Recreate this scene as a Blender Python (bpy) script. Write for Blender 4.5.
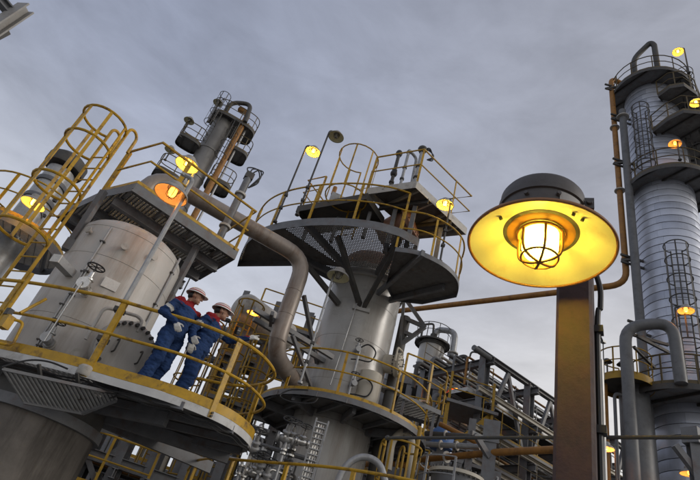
import bpy, bmesh, math, random
from mathutils import Vector, Matrix, noise
random.seed(7)
for o in list(bpy.data.objects): bpy.data.objects.remove(o)
SC = bpy.context.scene
COL = SC.collection
# ------------------------------------------------------------------ camera
FPX = 544.0; CAMZ = 1.6
_up = Vector((574-350, -497-240, FPX)).normalized()          # world up in camera axes (x right, y down, z forward)
_f = Vector((0, 0, 1)); _y = (_f - _up*_f.dot(_up)).normalized(); _x = _y.cross(_up)
RW = Matrix((_x, _y, _up))
cam = bpy.data.objects.new('camera', bpy.data.cameras.new('camera')); COL.objects.link(cam)
cam.data.sensor_width = 36; cam.data.lens = FPX/700*36; cam.data.clip_end = 5000; cam.data.clip_start = 0.05
cr, cu, cb = RW@Vector((1,0,0)), RW@Vector((0,-1,0)), RW@Vector((0,0,-1))
M4 = Matrix((cr, cu, cb)).transposed().to_4x4(); M4.translation = (0,0,CAMZ); cam.matrix_world = M4
SC.camera = cam
# ------------------------------------------------------------------ sky, sun, exposure
SUN_EL, SUN_AZ = 26, 104
W = bpy.data.worlds.new('World'); SC.world = W; W.use_nodes = True
nt = W.node_tree; nt.nodes.clear()
def wn(t, **k):
    n = nt.nodes.new(t)
    for a, b in k.items(): setattr(n, a, b)
    return n
out = wn('ShaderNodeOutputWorld'); bg = wn('ShaderNodeBackground'); bg.inputs['Strength'].default_value = 0.1
sky = wn('ShaderNodeTexSky', sky_type='NISHITA', sun_disc=False, sun_elevation=math.radians(SUN_EL), sun_rotation=math.radians(SUN_AZ))
tc = wn('ShaderNodeTexCoord'); sep = wn('ShaderNodeSeparateXYZ'); nt.links.new(tc.outputs['Generated'], sep.inputs[0])
mp = wn('ShaderNodeMapping'); mp.inputs['Scale'].default_value = (1.0, 1.25, 2.5); mp.inputs['Rotation'].default_value = (0.3, 0.25, 0.5)
nt.links.new(tc.outputs['Generated'], mp.inputs[0])
n1 = wn('ShaderNodeTexNoise'); n1.inputs['Scale'].default_value = 2.3; n1.inputs['Detail'].default_value = 8; n1.inputs['Roughness'].default_value = 0.55; n1.inputs['Distortion'].default_value = 0.5
nt.links.new(mp.outputs[0], n1.inputs[0])
n2 = wn('ShaderNodeTexNoise'); n2.inputs['Scale'].default_value = 5.5; n2.inputs['Detail'].default_value = 9; n2.inputs['Roughness'].default_value = 0.6; n2.inputs['Distortion'].default_value = 0.35
nt.links.new(mp.outputs[0], n2.inputs[0])
grad = wn('ShaderNodeValToRGB'); g = grad.color_ramp; g.interpolation = 'B_SPLINE'     # overcast: paler towards the horizon
SKYRAMP = [(0.0, (7.2,7.1,6.8)), (0.3, (7.2,7.15,6.95)), (0.46, (6.2,6.25,6.4)), (0.6, (3.95,4.14,4.70)), (0.75, (3.6,3.82,4.42)), (1.0, (3.2,3.42,4.05))]
g.elements[0].position, g.elements[0].color = SKYRAMP[0][0], (*[c/10 for c in SKYRAMP[0][1]], 1)
g.elements[1].position, g.elements[1].color = SKYRAMP[-1][0], (*[c/10 for c in SKYRAMP[-1][1]], 1)
for p, c in SKYRAMP[1:-1]:
    e = g.elements.new(p); e.color = (*[v/10 for v in c], 1)
nt.links.new(sep.outputs[2], grad.inputs[0])
m10 = wn('ShaderNodeVectorMath', operation='SCALE'); m10.inputs['Scale'].default_value = 10; nt.links.new(grad.outputs[0], m10.inputs[0])
cl = wn('ShaderNodeMapRange'); cl.inputs[1].default_value = 0.3; cl.inputs[2].default_value = 0.72; cl.inputs[3].default_value = 0.84; cl.inputs[4].default_value = 1.17
nt.links.new(n1.outputs[0], cl.inputs[0])
cl2 = wn('ShaderNodeMapRange'); cl2.inputs[1].default_value = 0.3; cl2.inputs[2].default_value = 0.7; cl2.inputs[3].default_value = 0.89; cl2.inputs[4].default_value = 1.13
nt.links.new(n2.outputs[0], cl2.inputs[0])
mu0 = wn('ShaderNodeMath', operation='MULTIPLY'); nt.links.new(cl.outputs[0], mu0.inputs[0]); nt.links.new(cl2.outputs[0], mu0.inputs[1])
# the cloud sheet is a little brighter on the sun's side
dt = wn('ShaderNodeVectorMath', operation='DOT_PRODUCT'); dt.inputs[1].default_value = (math.sin(math.radians(SUN_AZ)), math.cos(math.radians(SUN_AZ)), 0); nt.links.new(tc.outputs['Generated'], dt.inputs[0])
ds = wn('ShaderNodeMath', operation='MULTIPLY_ADD'); ds.inputs[1].default_value = 0.2; ds.inputs[2].default_value = 1.04; nt.links.new(dt.outputs['Value'], ds.inputs[0])
mu = wn('ShaderNodeMath', operation='MULTIPLY'); nt.links.new(mu0.outputs[0], mu.inputs[0]); nt.links.new(ds.outputs[0], mu.inputs[1])
sc2 = wn('ShaderNodeVectorMath', operation='SCALE'); nt.links.new(m10.outputs[0], sc2.inputs[0]); nt.links.new(mu.outputs[0], sc2.inputs['Scale'])
tr_ = wn('ShaderNodeMapRange'); tr_.inputs[1].default_value = -0.5; tr_.inputs[2].default_value = 0.5; nt.links.new(dt.outputs['Value'], tr_.inputs[0])
tint = wn('ShaderNodeMix', data_type='RGBA'); tint.inputs['A'].default_value = (0.94,0.985,1.11,1); tint.inputs['B'].default_value = (1.04,1.0,0.96,1); nt.links.new(tr_.outputs[0], tint.inputs['Factor'])
sc3 = wn('ShaderNodeVectorMath', operation='MULTIPLY'); nt.links.new(sc2.outputs[0], sc3.inputs[0]); nt.links.new(tint.outputs['Result'], sc3.inputs[1])
mix = wn('ShaderNodeMix', data_type='RGBA'); mix.inputs['Factor'].default_value = 0.94
nt.links.new(sky.outputs[0], mix.inputs['A']); nt.links.new(sc3.outputs[0], mix.inputs['B'])
nt.links.new(mix.outputs['Result'], bg.inputs[0]); nt.links.new(bg.outputs[0], out.inputs[0])
sun = bpy.data.objects.new('sun', bpy.data.lights.new('sun', 'SUN')); COL.objects.link(sun)
sun.data.energy = 0.95; sun.data.angle = math.radians(18); sun.data.color = (1.0, 0.93, 0.84)
_a, _e = math.radians(SUN_AZ), math.radians(SUN_EL)
sun.rotation_euler = Vector((math.sin(_a)*math.cos(_e), math.cos(_a)*math.cos(_e), math.sin(_e))).to_track_quat('Z', 'Y').to_euler()
vs = SC.view_settings; vs.view_transform = 'Standard'; vs.look = 'None'; vs.exposure = 0.0; vs.gamma = 1.0; vs.use_curve_mapping = False
SC.render.resolution_x, SC.render.resolution_y = 1024, 702
# ------------------------------------------------------------------ pixel helpers (700x480 photograph)
def ray(px, py): return RW@Vector((px-350, py-240, FPX))
def PD(px, py, D):
    r = ray(px, py); return r*(D/math.hypot(r.x, r.y)) + Vector((0,0,CAMZ))
def PZ(px, py, z):
    r = ray(px, py); return r*((z-CAMZ)/r.z) + Vector((0,0,CAMZ))
def AZ(az, D, z=0.0):
    a = math.radians(az); return Vector((D*math.sin(a), D*math.cos(a), z))
def ELZ(el, D): return CAMZ + D*math.tan(math.radians(el))
V = Vector
# ------------------------------------------------------------------ materials
MATS = {}
def mat(name, col, rough=0.55, metal=0.0, var=0.25, scale=6.0, spec=0.5, streak=0.0, dirt=None, dirt_amt=0.0, bump=0.0, emit=None, emit_s=0, trans=0, nscale=(1,1,1), coord='Object'):
    m = bpy.data.materials.new(name); m.use_nodes = True
    t = m.node_tree; b = t.nodes['Principled BSDF']
    b.inputs['Roughness'].default_value = rough; b.inputs['Metallic'].default_value = metal
    b.inputs['Specular IOR Level'].default_value = spec
    if trans: b.inputs['Transmission Weight'].default_value = trans
    N = t.nodes.new; L = t.links.new
    co = N('ShaderNodeTexCoord'); mpn = N('ShaderNodeMapping'); mpn.inputs['Scale'].default_value = nscale; L(co.outputs[coord], mpn.inputs[0])
    n = N('ShaderNodeTexNoise'); n.inputs['Scale'].default_value = scale; n.inputs['Detail'].default_value = 7; n.inputs['Roughness'].default_value = 0.65; L(mpn.outputs[0], n.inputs[0])
    r = N('ShaderNodeMapRange'); r.inputs[1].default_value = 0.25; r.inputs[2].default_value = 0.75; r.inputs[3].default_value = 1-var; r.inputs[4].default_value = 1+var; L(n.outputs[0], r.inputs[0])
    s = N('ShaderNodeVectorMath'); s.operation = 'SCALE'; s.inputs[0].default_value = col; L(r.outputs[0], s.inputs['Scale'])
    last = s.outputs[0]
    if dirt:
        mp2 = N('ShaderNodeMapping'); mp2.inputs['Scale'].default_value = (1, 1, 0.12 if streak else 1); L(co.outputs[coord], mp2.inputs[0])
        d = N('ShaderNodeTexNoise'); d.inputs['Scale'].default_value = scale*0.8; d.inputs['Detail'].default_value = 8; d.inputs['Roughness'].default_value = 0.7; L(mp2.outputs[0], d.inputs[0])
        dr = N('ShaderNodeMapRange'); dr.inputs[1].default_value = 0.51; dr.inputs[2].default_value = 0.67; dr.inputs[4].default_value = dirt_amt; L(d.outputs[0], dr.inputs[0])
        mx = N('ShaderNodeMix'); mx.data_type = 'RGBA'; L(dr.outputs[0], mx.inputs['Factor']); L(last, mx.inputs['A']); mx.inputs['B'].default_value = (*dirt, 1)
        last = mx.outputs['Result']
    L(last, b.inputs['Base Color'])
    rr = N('ShaderNodeMapRange'); rr.inputs[3].default_value = max(0.03, rough-0.12); rr.inputs[4].default_value = min(1, rough+0.15); L(n.outputs[0], rr.inputs[0]); L(rr.outputs[0], b.inputs['Roughness'])
    if bump:
        bn = N('ShaderNodeBump'); bn.inputs['Strength'].default_value = bump; bn.inputs['Distance'].default_value = 0.02; L(n.outputs[0], bn.inputs['Height']); L(bn.outputs[0], b.inputs['Normal'])
    if emit:
        b.inputs['Emission Color'].default_value = (*emit, 1); b.inputs['Emission Strength'].default_value = emit_s
    MATS[name] = m; return m
RUST = (0.11, 0.05, 0.025); GRIME = (0.05, 0.045, 0.04)
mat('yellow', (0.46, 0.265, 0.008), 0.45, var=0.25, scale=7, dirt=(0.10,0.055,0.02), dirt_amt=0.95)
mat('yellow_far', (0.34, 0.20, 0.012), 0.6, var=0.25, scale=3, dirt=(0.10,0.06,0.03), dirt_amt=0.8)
mat('shell', (0.47, 0.45, 0.42), 0.42, var=0.13, scale=1.6, dirt=(0.25,0.20,0.15), dirt_amt=0.7, streak=1, bump=0.06)
mat('shell2', (0.37, 0.36, 0.34), 0.28, var=0.12, scale=1.4, dirt=(0.17,0.13,0.10), dirt_amt=0.7, streak=1, spec=0.65, bump=0.05)
mat('flange', (0.42, 0.40, 0.36), 0.5, var=0.15, scale=8, dirt=RUST, dirt_amt=0.4)
mat('concrete', (0.145, 0.13, 0.115), 0.85, var=0.38, scale=2.2, dirt=(0.045,0.038,0.032), dirt_amt=0.85, streak=1, bump=0.4)
mat('rim', (0.52, 0.52, 0.51), 0.55, var=0.14, scale=4, dirt=(0.14,0.11,0.08), dirt_amt=0.5)
mat('steel', (0.145, 0.148, 0.155), 0.5, var=0.25, scale=4, dirt=RUST, dirt_amt=0.5)
mat('darksteel', (0.06, 0.058, 0.055), 0.6, var=0.35, scale=5, dirt=(0.10,0.065,0.04), dirt_amt=0.5)
mat('galv', (0.34, 0.345, 0.35), 0.4, metal=0.35, var=0.2, scale=9, dirt=(0.13,0.10,0.07), dirt_amt=0.35)
mat('grate', (0.17, 0.165, 0.155), 0.55, metal=0.3, var=0.3, scale=4, dirt=RUST, dirt_amt=0.35)
mat('bigpipe', (0.27, 0.23, 0.20), 0.42, metal=0.25, var=0.2, scale=3.0, dirt=(0.15,0.09,0.055), dirt_amt=0.8, streak=1)
mat('brownpipe', (0.30, 0.138, 0.028), 0.6, var=0.3, scale=4, dirt=(0.09,0.04,0.02), dirt_amt=0.7)
mat('greypipe', (0.12, 0.122, 0.127), 0.5, var=0.2, scale=3, dirt=GRIME, dirt_amt=0.5)
mat('clad', (0.55, 0.58, 0.66), 0.40, metal=0.4, var=0.14, scale=0.9, dirt=(0.27,0.28,0.31), dirt_amt=0.8, streak=1)
mat('clad_b', (0.44, 0.47, 0.55), 0.42, metal=0.4, var=0.16, scale=1.1, dirt=(0.30,0.31,0.35), dirt_amt=0.6, streak=1)
mat('band', (0.13, 0.135, 0.15), 0.6, metal=0.2, var=0.2)
mat('tower3', (0.185, 0.18, 0.175), 0.5, metal=0.2, var=0.25, scale=1.0, dirt=(0.08,0.06,0.045), dirt_amt=0.6, streak=1)
mat('post_brown', (0.052, 0.026, 0.024), 0.62, var=0.35, scale=17, dirt=(0.032,0.020,0.018), dirt_amt=0.85, bump=0.3)
mat('housing', (0.075, 0.068, 0.066), 0.5, var=0.2, scale=12, dirt=(0.05,0.04,0.035), dirt_amt=0.6, bump=0.1)
mat('enamel', (0.80, 0.77, 0.50), 0.42, var=0.08, scale=9, dirt=(0.55,0.42,0.2), dirt_amt=0.35)  # white enamel, with yellow of the lamplight put into its base colour
mat('shade_out', (0.30, 0.29, 0.275), 0.5, var=0.2, scale=8, dirt=(0.12,0.08,0.05), dirt_amt=0.5)
mat('collar', (0.50, 0.24, 0.04), 0.5, var=0.25, scale=12)
mat('deckgrey', (0.135, 0.13, 0.125), 0.6, var=0.35, scale=3, dirt=(0.07,0.05,0.035), dirt_amt=0.7)
mat('guard', (0.26, 0.11, 0.03), 0.45, var=0.2, scale=20)
mat('black', (0.018, 0.018, 0.019), 0.5, var=0.2)
mat('plate_white', (0.62, 0.60, 0.56), 0.5, var=0.15, scale=30)
mat('copper_head', (0.27, 0.135, 0.085), 0.5, var=0.25, scale=3, dirt=(0.12,0.07,0.05), dirt_amt=0.6)
mat('cream', (0.50, 0.46, 0.38), 0.5, var=0.12, scale=2, dirt=(0.22,0.17,0.12), dirt_amt=0.5, streak=1)
mat('chrome', (0.55, 0.54, 0.52), 0.25, metal=0.9, var=0.2, scale=20)
mat('tarp_blue', (0.05, 0.12, 0.30), 0.6, var=0.25)
mat('lamp_glow_tint', (0.45, 0.10, 0.04), 0.5, var=0.2)  # orange lamp glow put into the canopy panel's colour
mat('cloth_blue', (0.021, 0.048, 0.135), 0.85, var=0.28, scale=9, spec=0.2, dirt=(0.018,0.035,0.09), dirt_amt=0.6)
mat('cloth_red', (0.24, 0.016, 0.02), 0.85, var=0.2, scale=9, spec=0.2)
mat('reflect', (0.55, 0.55, 0.52), 0.4, var=0.1)
mat('helmet', (0.74, 0.73, 0.70), 0.3, var=0.06)
mat('helmet_red', (0.42, 0.03, 0.03), 0.35, var=0.1)
mat('skin', (0.33, 0.175, 0.115), 0.55, var=0.1, scale=12)
mat('glove', (0.56, 0.55, 0.52), 0.9, var=0.15, scale=20)
mat('hair', (0.012, 0.01, 0.009), 0.6)
mat('boot', (0.03, 0.025, 0.022), 0.6)
mat('ground', (0.20, 0.195, 0.185), 0.85, var=0.25, scale=0.5, dirt=(0.08,0.075,0.07), dirt_amt=0.7, bump=0.2)
AMBER = (1.0, 0.56, 0.07)
mat('bulb', (1, 0.8, 0.4), 0.3, emit=(1.0, 0.78, 0.08), emit_s=170)
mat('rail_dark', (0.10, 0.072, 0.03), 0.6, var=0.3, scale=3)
mat('bulb_far', (1, 0.8, 0.4), 0.3, emit=(1.0, 0.55, 0.09), emit_s=9)
mat('bulb_orange', (1, 0.6, 0.3), 0.3, emit=(1.0, 0.30, 0.04), emit_s=6)
mat('globe_off', (0.5, 0.5, 0.48), 0.2, var=0.05)
# clear glass for the near lamp's globe: thin jar, light passes
gm = bpy.data.materials.new('globe_glass'); gm.use_nodes = True; _t = gm.node_tree; _t.nodes.clear()
_o = _t.nodes.new('ShaderNodeOutputMaterial'); _tr = _t.nodes.new('ShaderNodeBsdfTransparent'); _gl = _t.nodes.new('ShaderNodeBsdfGlossy'); _mx = _t.nodes.new('ShaderNodeMixShader'); _tl = _t.nodes.new('ShaderNodeBsdfTranslucent'); _m2 = _t.nodes.new('ShaderNodeMixShader'); _nz = _t.nodes.new('ShaderNodeTexNoise')
_nz.inputs['Scale'].default_value = 30; _gl.inputs['Roughness'].default_value = 0.1; _mx.inputs[0].default_value = 0.08; _tl.inputs[0].default_value = (0.95, 0.85, 0.65, 1)
_mr = _t.nodes.new('ShaderNodeMapRange'); _mr.inputs[3].default_value = 0.6; _mr.inputs[4].default_value = 0.8; _t.links.new(_nz.outputs[0], _mr.inputs[0])
_t.links.new(_mr.outputs[0], _m2.inputs[0]); _t.links.new(_tr.outputs[0], _m2.inputs[1]); _t.links.new(_tl.outputs[0], _m2.inputs[2]); _t.links.new(_m2.outputs[0], _mx.inputs[1]); _t.links.new(_gl.outputs[0], _mx.inputs[2]); _t.links.new(_mx.outputs[0], _o.inputs[0])
MATS['globe_glass'] = gm
# ------------------------------------------------------------------ objects and mesh builder
OFF = {}
def thing(name, label, cat, loc, group=None):
    o = bpy.data.objects.new(name, None); COL.objects.link(o); o.location = loc; o.empty_display_size = 0.1
    o['label'] = label; o['category'] = cat
    if group: o['group'] = group
    OFF[o.name] = V(loc); return o
def catmull(pts, n=8, closed=True):
    out = []; N = len(pts); rng = range(N) if closed else range(N-1)
    for i in rng:
        p = [pts[(i+k-1) % N] if closed else pts[min(max(i+k-1, 0), N-1)] for k in range(4)]
        for j in range(n):
            t = j/n
            out.append(tuple(0.5*((2*p[1][a]) + (-p[0][a]+p[2][a])*t + (2*p[0][a]-5*p[1][a]+4*p[2][a]-p[3][a])*t*t + (-p[0][a]+3*p[1][a]-3*p[2][a]+p[3][a])*t**3) for a in range(len(p[0]))))
    if not closed: out.append(tuple(pts[-1]))
    return out
def bend(pts, rad, n=6):
    pts = [V(p) for p in pts]; o = [pts[0]]
    for i in range(1, len(pts)-1):
        a, b, c = pts[i-1], pts[i], pts[i+1]
        u, w = (a-b), (c-b); r = min(rad, u.length*0.49, w.length*0.49)
        ang = u.angle(w)
        if ang > 3.1: o.append(b); continue
        p0, p2 = b+u.normalized()*r, b+w.normalized()*r
        for k in range(n+1):
            t = k/n; o.append(p0*(1-t)**2*1 + b*2*t*(1-t) + p2*t*t)
    o.append(pts[-1]); return o
class MB:
    def __init__(s): s.v = []; s.f = []
    def add(s, vs, fs):
        k = len(s.v); s.v += [V(x) for x in vs]; s.f += [tuple(i+k for i in f) for f in fs]; return s
    def obox(s, c, ax, ay, az):
        c = V(c); vs = [c+ax*i+ay*j+az*k for k in (-1,1) for j in (-1,1) for i in (-1,1)]
        return s.add(vs, [(0,2,3,1),(4,5,7,6),(0,1,5,4),(2,6,7,3),(0,4,6,2),(1,3,7,5)])
    def box(s, c, sx, sy, sz, rz=0):
        a = math.radians(rz); return s.obox(c, V((math.cos(a),math.sin(a),0))*sx/2, V((-math.sin(a),math.cos(a),0))*sy/2, V((0,0,1))*sz/2)
    def beam(s, p, q, w, h, up=(0,0,1), ext=0):
        p, q = V(p), V(q); d = (q-p).normalized(); up = V(up)
        if abs(d.dot(up)) > 0.98: up = V((0.3,1,0))
        x = d.cross(up).normalized(); z = x.cross(d)
        return s.obox((p+q)/2, x*w/2, d*((q-p).length/2+ext), z*h/2)
    def ibeam(s, p, q, w, h, t=0.018, up=(0,0,1)):
        p, q = V(p), V(q); d = (q-p).normalized(); up = V(up)
        if abs(d.dot(up)) > 0.98: up = V((0.3,1,0))
        x = d.cross(up).normalized(); z = x.cross(d); L = d*((q-p).length/2); c = (p+q)/2
        s.obox(c, x*t/2, L, z*(h/2-t)); s.obox(c+z*(h/2-t/2), x*w/2, L, z*t/2); s.obox(c-z*(h/2-t/2), x*w/2, L, z*t/2); return s
    def tube(s, pts, r, n=8, closed=False):
        pts = [V(p) for p in pts]; N = len(pts); R = r if isinstance(r, (list, tuple)) else [r]*N
        T = [((pts[(i+1) % N]-pts[(i-1) % N]) if closed else (pts[min(i+1, N-1)]-pts[max(i-1, 0)])).normalized() for i in range(N)]
        a = V((0,0,1)) if abs(T[0].z) < 0.9 else V((1,0,0))
        x = T[0].cross(a).normalized(); vs = []
        for i in range(N):
            if i: x = (x - T[i]*x.dot(T[i])).normalized()
            y = T[i].cross(x)
            vs += [pts[i]+(x*math.cos(2*math.pi*k/n)+y*math.sin(2*math.pi*k/n))*R[i] for k in range(n)]
        fs = []
        for i in range(N if closed else N-1):
            j = (i+1) % N
            fs += [(i*n+k, i*n+(k+1) % n, j*n+(k+1) % n, j*n+k) for k in range(n)]
        if not closed: fs += [tuple(range(n-1, -1, -1)), tuple((N-1)*n+k for k in range(n))]
        return s.add(vs, fs)
    def cyl(s, p, q, r, r2=None, n=16):
        return s.tube([p, q], [r, r if r2 is None else r2], n)
    def lathe(s, c, prof, n=32, axis=(0,0,1), cap0=True, cap1=True, a0=0, a1=360):
        c = V(c); z = V(axis).normalized(); x = z.orthogonal().normalized() if abs(z.z) < 0.999 else V((1,0,0)); y = z.cross(x)
        full = (a1-a0) >= 360; m = n if full else n+1; vs = []
        for r, h in prof:
            for k in range(m):
                t = math.radians(a0+(a1-a0)*k/n); vs.append(c+z*h+(x*math.cos(t)+y*math.sin(t))*r)
        fs = []
        for i in range(len(prof)-1):
            for k in range(n):
                kk = (k+1) % m; fs.append((i*m+k, i*m+kk, (i+1)*m+kk, (i+1)*m+k))
        if full and cap0 and prof[0][0] > 1e-6: fs.append(tuple(range(m-1, -1, -1)))
        if full and cap1 and prof[-1][0] > 1e-6: fs.append(tuple((len(prof)-1)*m+k for k in range(m)))
        return s.add(vs, fs)
    def torus(s, c, R, r, axis=(0,0,1), n=32, m=8, a0=0, a1=360):
        z = V(axis).normalized(); x = z.orthogonal().normalized() if abs(z.z) < 0.999 else V((1,0,0)); y = z.cross(x); c = V(c)
        full = a1-a0 >= 360; k = n if full else n+1
        return s.tube([c+(x*math.cos(math.radians(a0+(a1-a0)*i/n))+y*math.sin(math.radians(a0+(a1-a0)*i/n)))*R for i in range(k)], r, m, closed=full)
    def sphere(s, c, r, n=12, m=8, sz=1.0):
        return s.lathe(c, [(r*math.sin(math.pi*i/m)+1e-7*(i in (0, m)), -r*sz*math.cos(math.pi*i/m)) for i in range(m+1)], n, cap0=False, cap1=False)
    def prism(s, poly, z0, z1):
        n = len(poly); vs = [(p[0],p[1],z0) for p in poly]+[(p[0],p[1],z1) for p in poly]
        return s.add(vs, [tuple(range(n-1,-1,-1)), tuple(range(n, 2*n))]+[(i, (i+1) % n, n+(i+1) % n, n+i) for i in range(n)])
    def strip(s, pts, z0, z1, t, closed=False):        # upright band along a polyline
        n = len(pts); o = []
        for i in range(n):
            a = V(pts[(i-1) % n] if closed else pts[max(i-1,0)]).to_2d(); b = V(pts[(i+1) % n] if closed else pts[min(i+1,n-1)]).to_2d()
            d = (b-a).normalized(); o.append(V((d.y, -d.x))*t/2)
        vs = []
        for i in range(n):
            p = V(pts[i]).to_2d()
            for q, z in ((p-o[i], z0), (p+o[i], z0), (p+o[i], z1), (p-o[i], z1)): vs.append((q.x, q.y, z))
        fs = []
        for i in range(n if closed else n-1):
            j = (i+1) % n
            fs += [(i*4+k, i*4+(k+1) % 4, j*4+(k+1) % 4, j*4+k) for k in range(4)]
        if not closed: fs += [(3,2,1,0), tuple((n-1)*4+k for k in range(4))]
        return s.add(vs, fs)
    def mesh(s, name, m, off=V((0,0,0)), ang=38):
        me = bpy.data.meshes.new(name); me.from_pydata([tuple(v-off) for v in s.v], [], s.f)
        bm = bmesh.new(); bm.from_mesh(me); bmesh.ops.recalc_face_normals(bm, faces=bm.faces); bm.to_mesh(me); bm.free()
        me.shade_smooth(); me.set_sharp_from_angle(angle=math.radians(ang))
        me.materials.append(MATS[m] if isinstance(m, str) else m); return me
    def build(s, name, m, parent=None, kind=None, label=None, cat=None, group=None, ang=38, loc=None):
        off = OFF[parent.name] if parent else (V(loc) if loc is not None else V((0,0,0)))
        o = bpy.data.objects.new(name, s.mesh(name, m, off, ang)); COL.objects.link(o)
        if parent: o.parent = parent; OFF[o.name] = off
        else: o.location = off; OFF[o.name] = off
        if kind: o['kind'] = kind
        if label: o['label'] = label
        if cat: o['category'] = cat
        if group: o['group'] = group
        return o
def inst(me, name, parent, loc, rot=None):            # shared mesh, own object
    o = bpy.data.objects.new(name, me); COL.objects.link(o); o.parent = parent
    o.location = V(loc)-OFF[parent.name]; OFF[o.name] = V(loc)
    if rot is not None: o.rotation_euler = rot
    return o
def rot_to(d): return V(d).to_track_quat('Z', 'Y').to_euler()
MESH = {}
def shared(key, m, fn):
    if key not in MESH:
        b = MB(); fn(b); MESH[key] = b.mesh(key.split('|')[0], m)
    return MESH[key]
def bolt_mesh(r=0.02, h=0.04, m='darksteel'):
    return shared('bolt|%s%s%s' % (r, h, m), m, lambda b: b.cyl((0,0,0), (0,0,h), r, n=6))
# polygon scanlines for bar grating
def scan(poly, d, sp, holes=()):
    d = V(d).normalized(); nrm = V((-d.y, d.x)); segs = []
    o = [V(p[:2]).dot(nrm) for p in poly]; lo, hi = min(o), max(o); k = lo+sp/2
    while k < hi:
        xs = []
        for i in range(len(poly)):
            a, b = V(poly[i][:2]), V(poly[(i+1) % len(poly)][:2]); ta, tb = a.dot(nrm)-k, b.dot(nrm)-k
            if (ta < 0) != (tb < 0): xs.append((a+(b-a)*(ta/(ta-tb))).dot(d))
        xs.sort()
        for i in range(0, len(xs)-1, 2):
            iv = [(xs[i], xs[i+1])]
            for cx, cy, r in holes:
                c = V((cx, cy)); q = r*r-(c.dot(nrm)-k)**2
                if q > 0:
                    h0, h1 = c.dot(d)-math.sqrt(q), c.dot(d)+math.sqrt(q); nv = []
                    for a, b in iv:
                        if h1 <= a or h0 >= b: nv.append((a, b)); continue
                        if h0 > a: nv.append((a, h0))
                        if h1 < b: nv.append((h1, b))
                    iv = nv
            for a, b in iv:
                if b-a > 0.02: segs.append((nrm*k+d*a, nrm*k+d*b))
        k += sp
    return segs
def grating(poly, z, parent, d=(1,0.4), sp=0.05, cs=0.12, holes=(), m='grate', h=0.03, t=0.010):
    b = MB()
    for a, c in scan(poly, d, sp, holes): b.beam((a.x,a.y,z-h/2), (c.x,c.y,z-h/2), t, h)
    dd = (-d[1], d[0])
    for a, c in scan(poly, dd, cs, holes): b.beam((a.x,a.y,z-h*0.33), (c.x,c.y,z-h*0.33), t*1.3, h*0.5)
    return b.build('grating', m, parent, kind='stuff')
def resample(pts, step):
    pts = [V(p) for p in pts]; L = [0]
    for a, b in zip(pts, pts[1:]): L.append(L[-1]+(b-a).length)
    n = max(1, round(L[-1]/step)); o = []
    for k in range(n+1):
        t = L[-1]*k/n; i = 0
        while i < len(L)-2 and L[i+1] < t: i += 1
        s = (t-L[i])/max(1e-9, L[i+1]-L[i]); o.append(pts[i].lerp(pts[i+1], min(1, s)))
    return o
def handrail(parent, pts, z, h=1.1, step=1.3, r=0.024, m='yellow', toe=0.1, postw=0.06, mids=(0.52,), n=8, ends=True, post_drop=0.0, bolts=False):
    p3 = [V((p[0],p[1],z)) for p in pts]; u = V((0,0,1))
    MB().tube([p+u*h for p in p3], r, n).build('top_rail', m, parent)
    for f in mids: MB().tube([p+u*h*f for p in p3], r*0.82, n).build('mid_rail', m, parent)
    ps = resample(p3, step)
    for i, p in enumerate(ps):
        a = ps[max(i-1,0)]; b = ps[min(i+1, len(ps)-1)]; d = (b-a).normalized()
        x = V((d.y,-d.x,0)); q = p
        MB().obox(q+u*((h-post_drop)/2), d*postw/2, x*postw*0.13, u*((h+post_drop)/2)).obox(q+u*((h-post_drop)/2)+d*postw*0.43-x*postw*0.33, d*postw*0.07, x*postw*0.3, u*((h+post_drop)/2)).build('handrail_post', m, parent)
        if bolts:
            MB().tube([q+u*h-d*0.05, q+u*h+d*0.05], r*1.16, 10).build('rail_sleeve', m, parent)
            for zz in (-0.03, -0.075): inst(bolt_mesh(0.017, 0.03), 'bolt', parent, q+u*zz-x*(-0.012), rot_to(x))
    if toe: MB().strip([(p.x,p.y) for p in p3], z+0.004, z+toe, 0.008).build('toe_board', m, parent)
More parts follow.
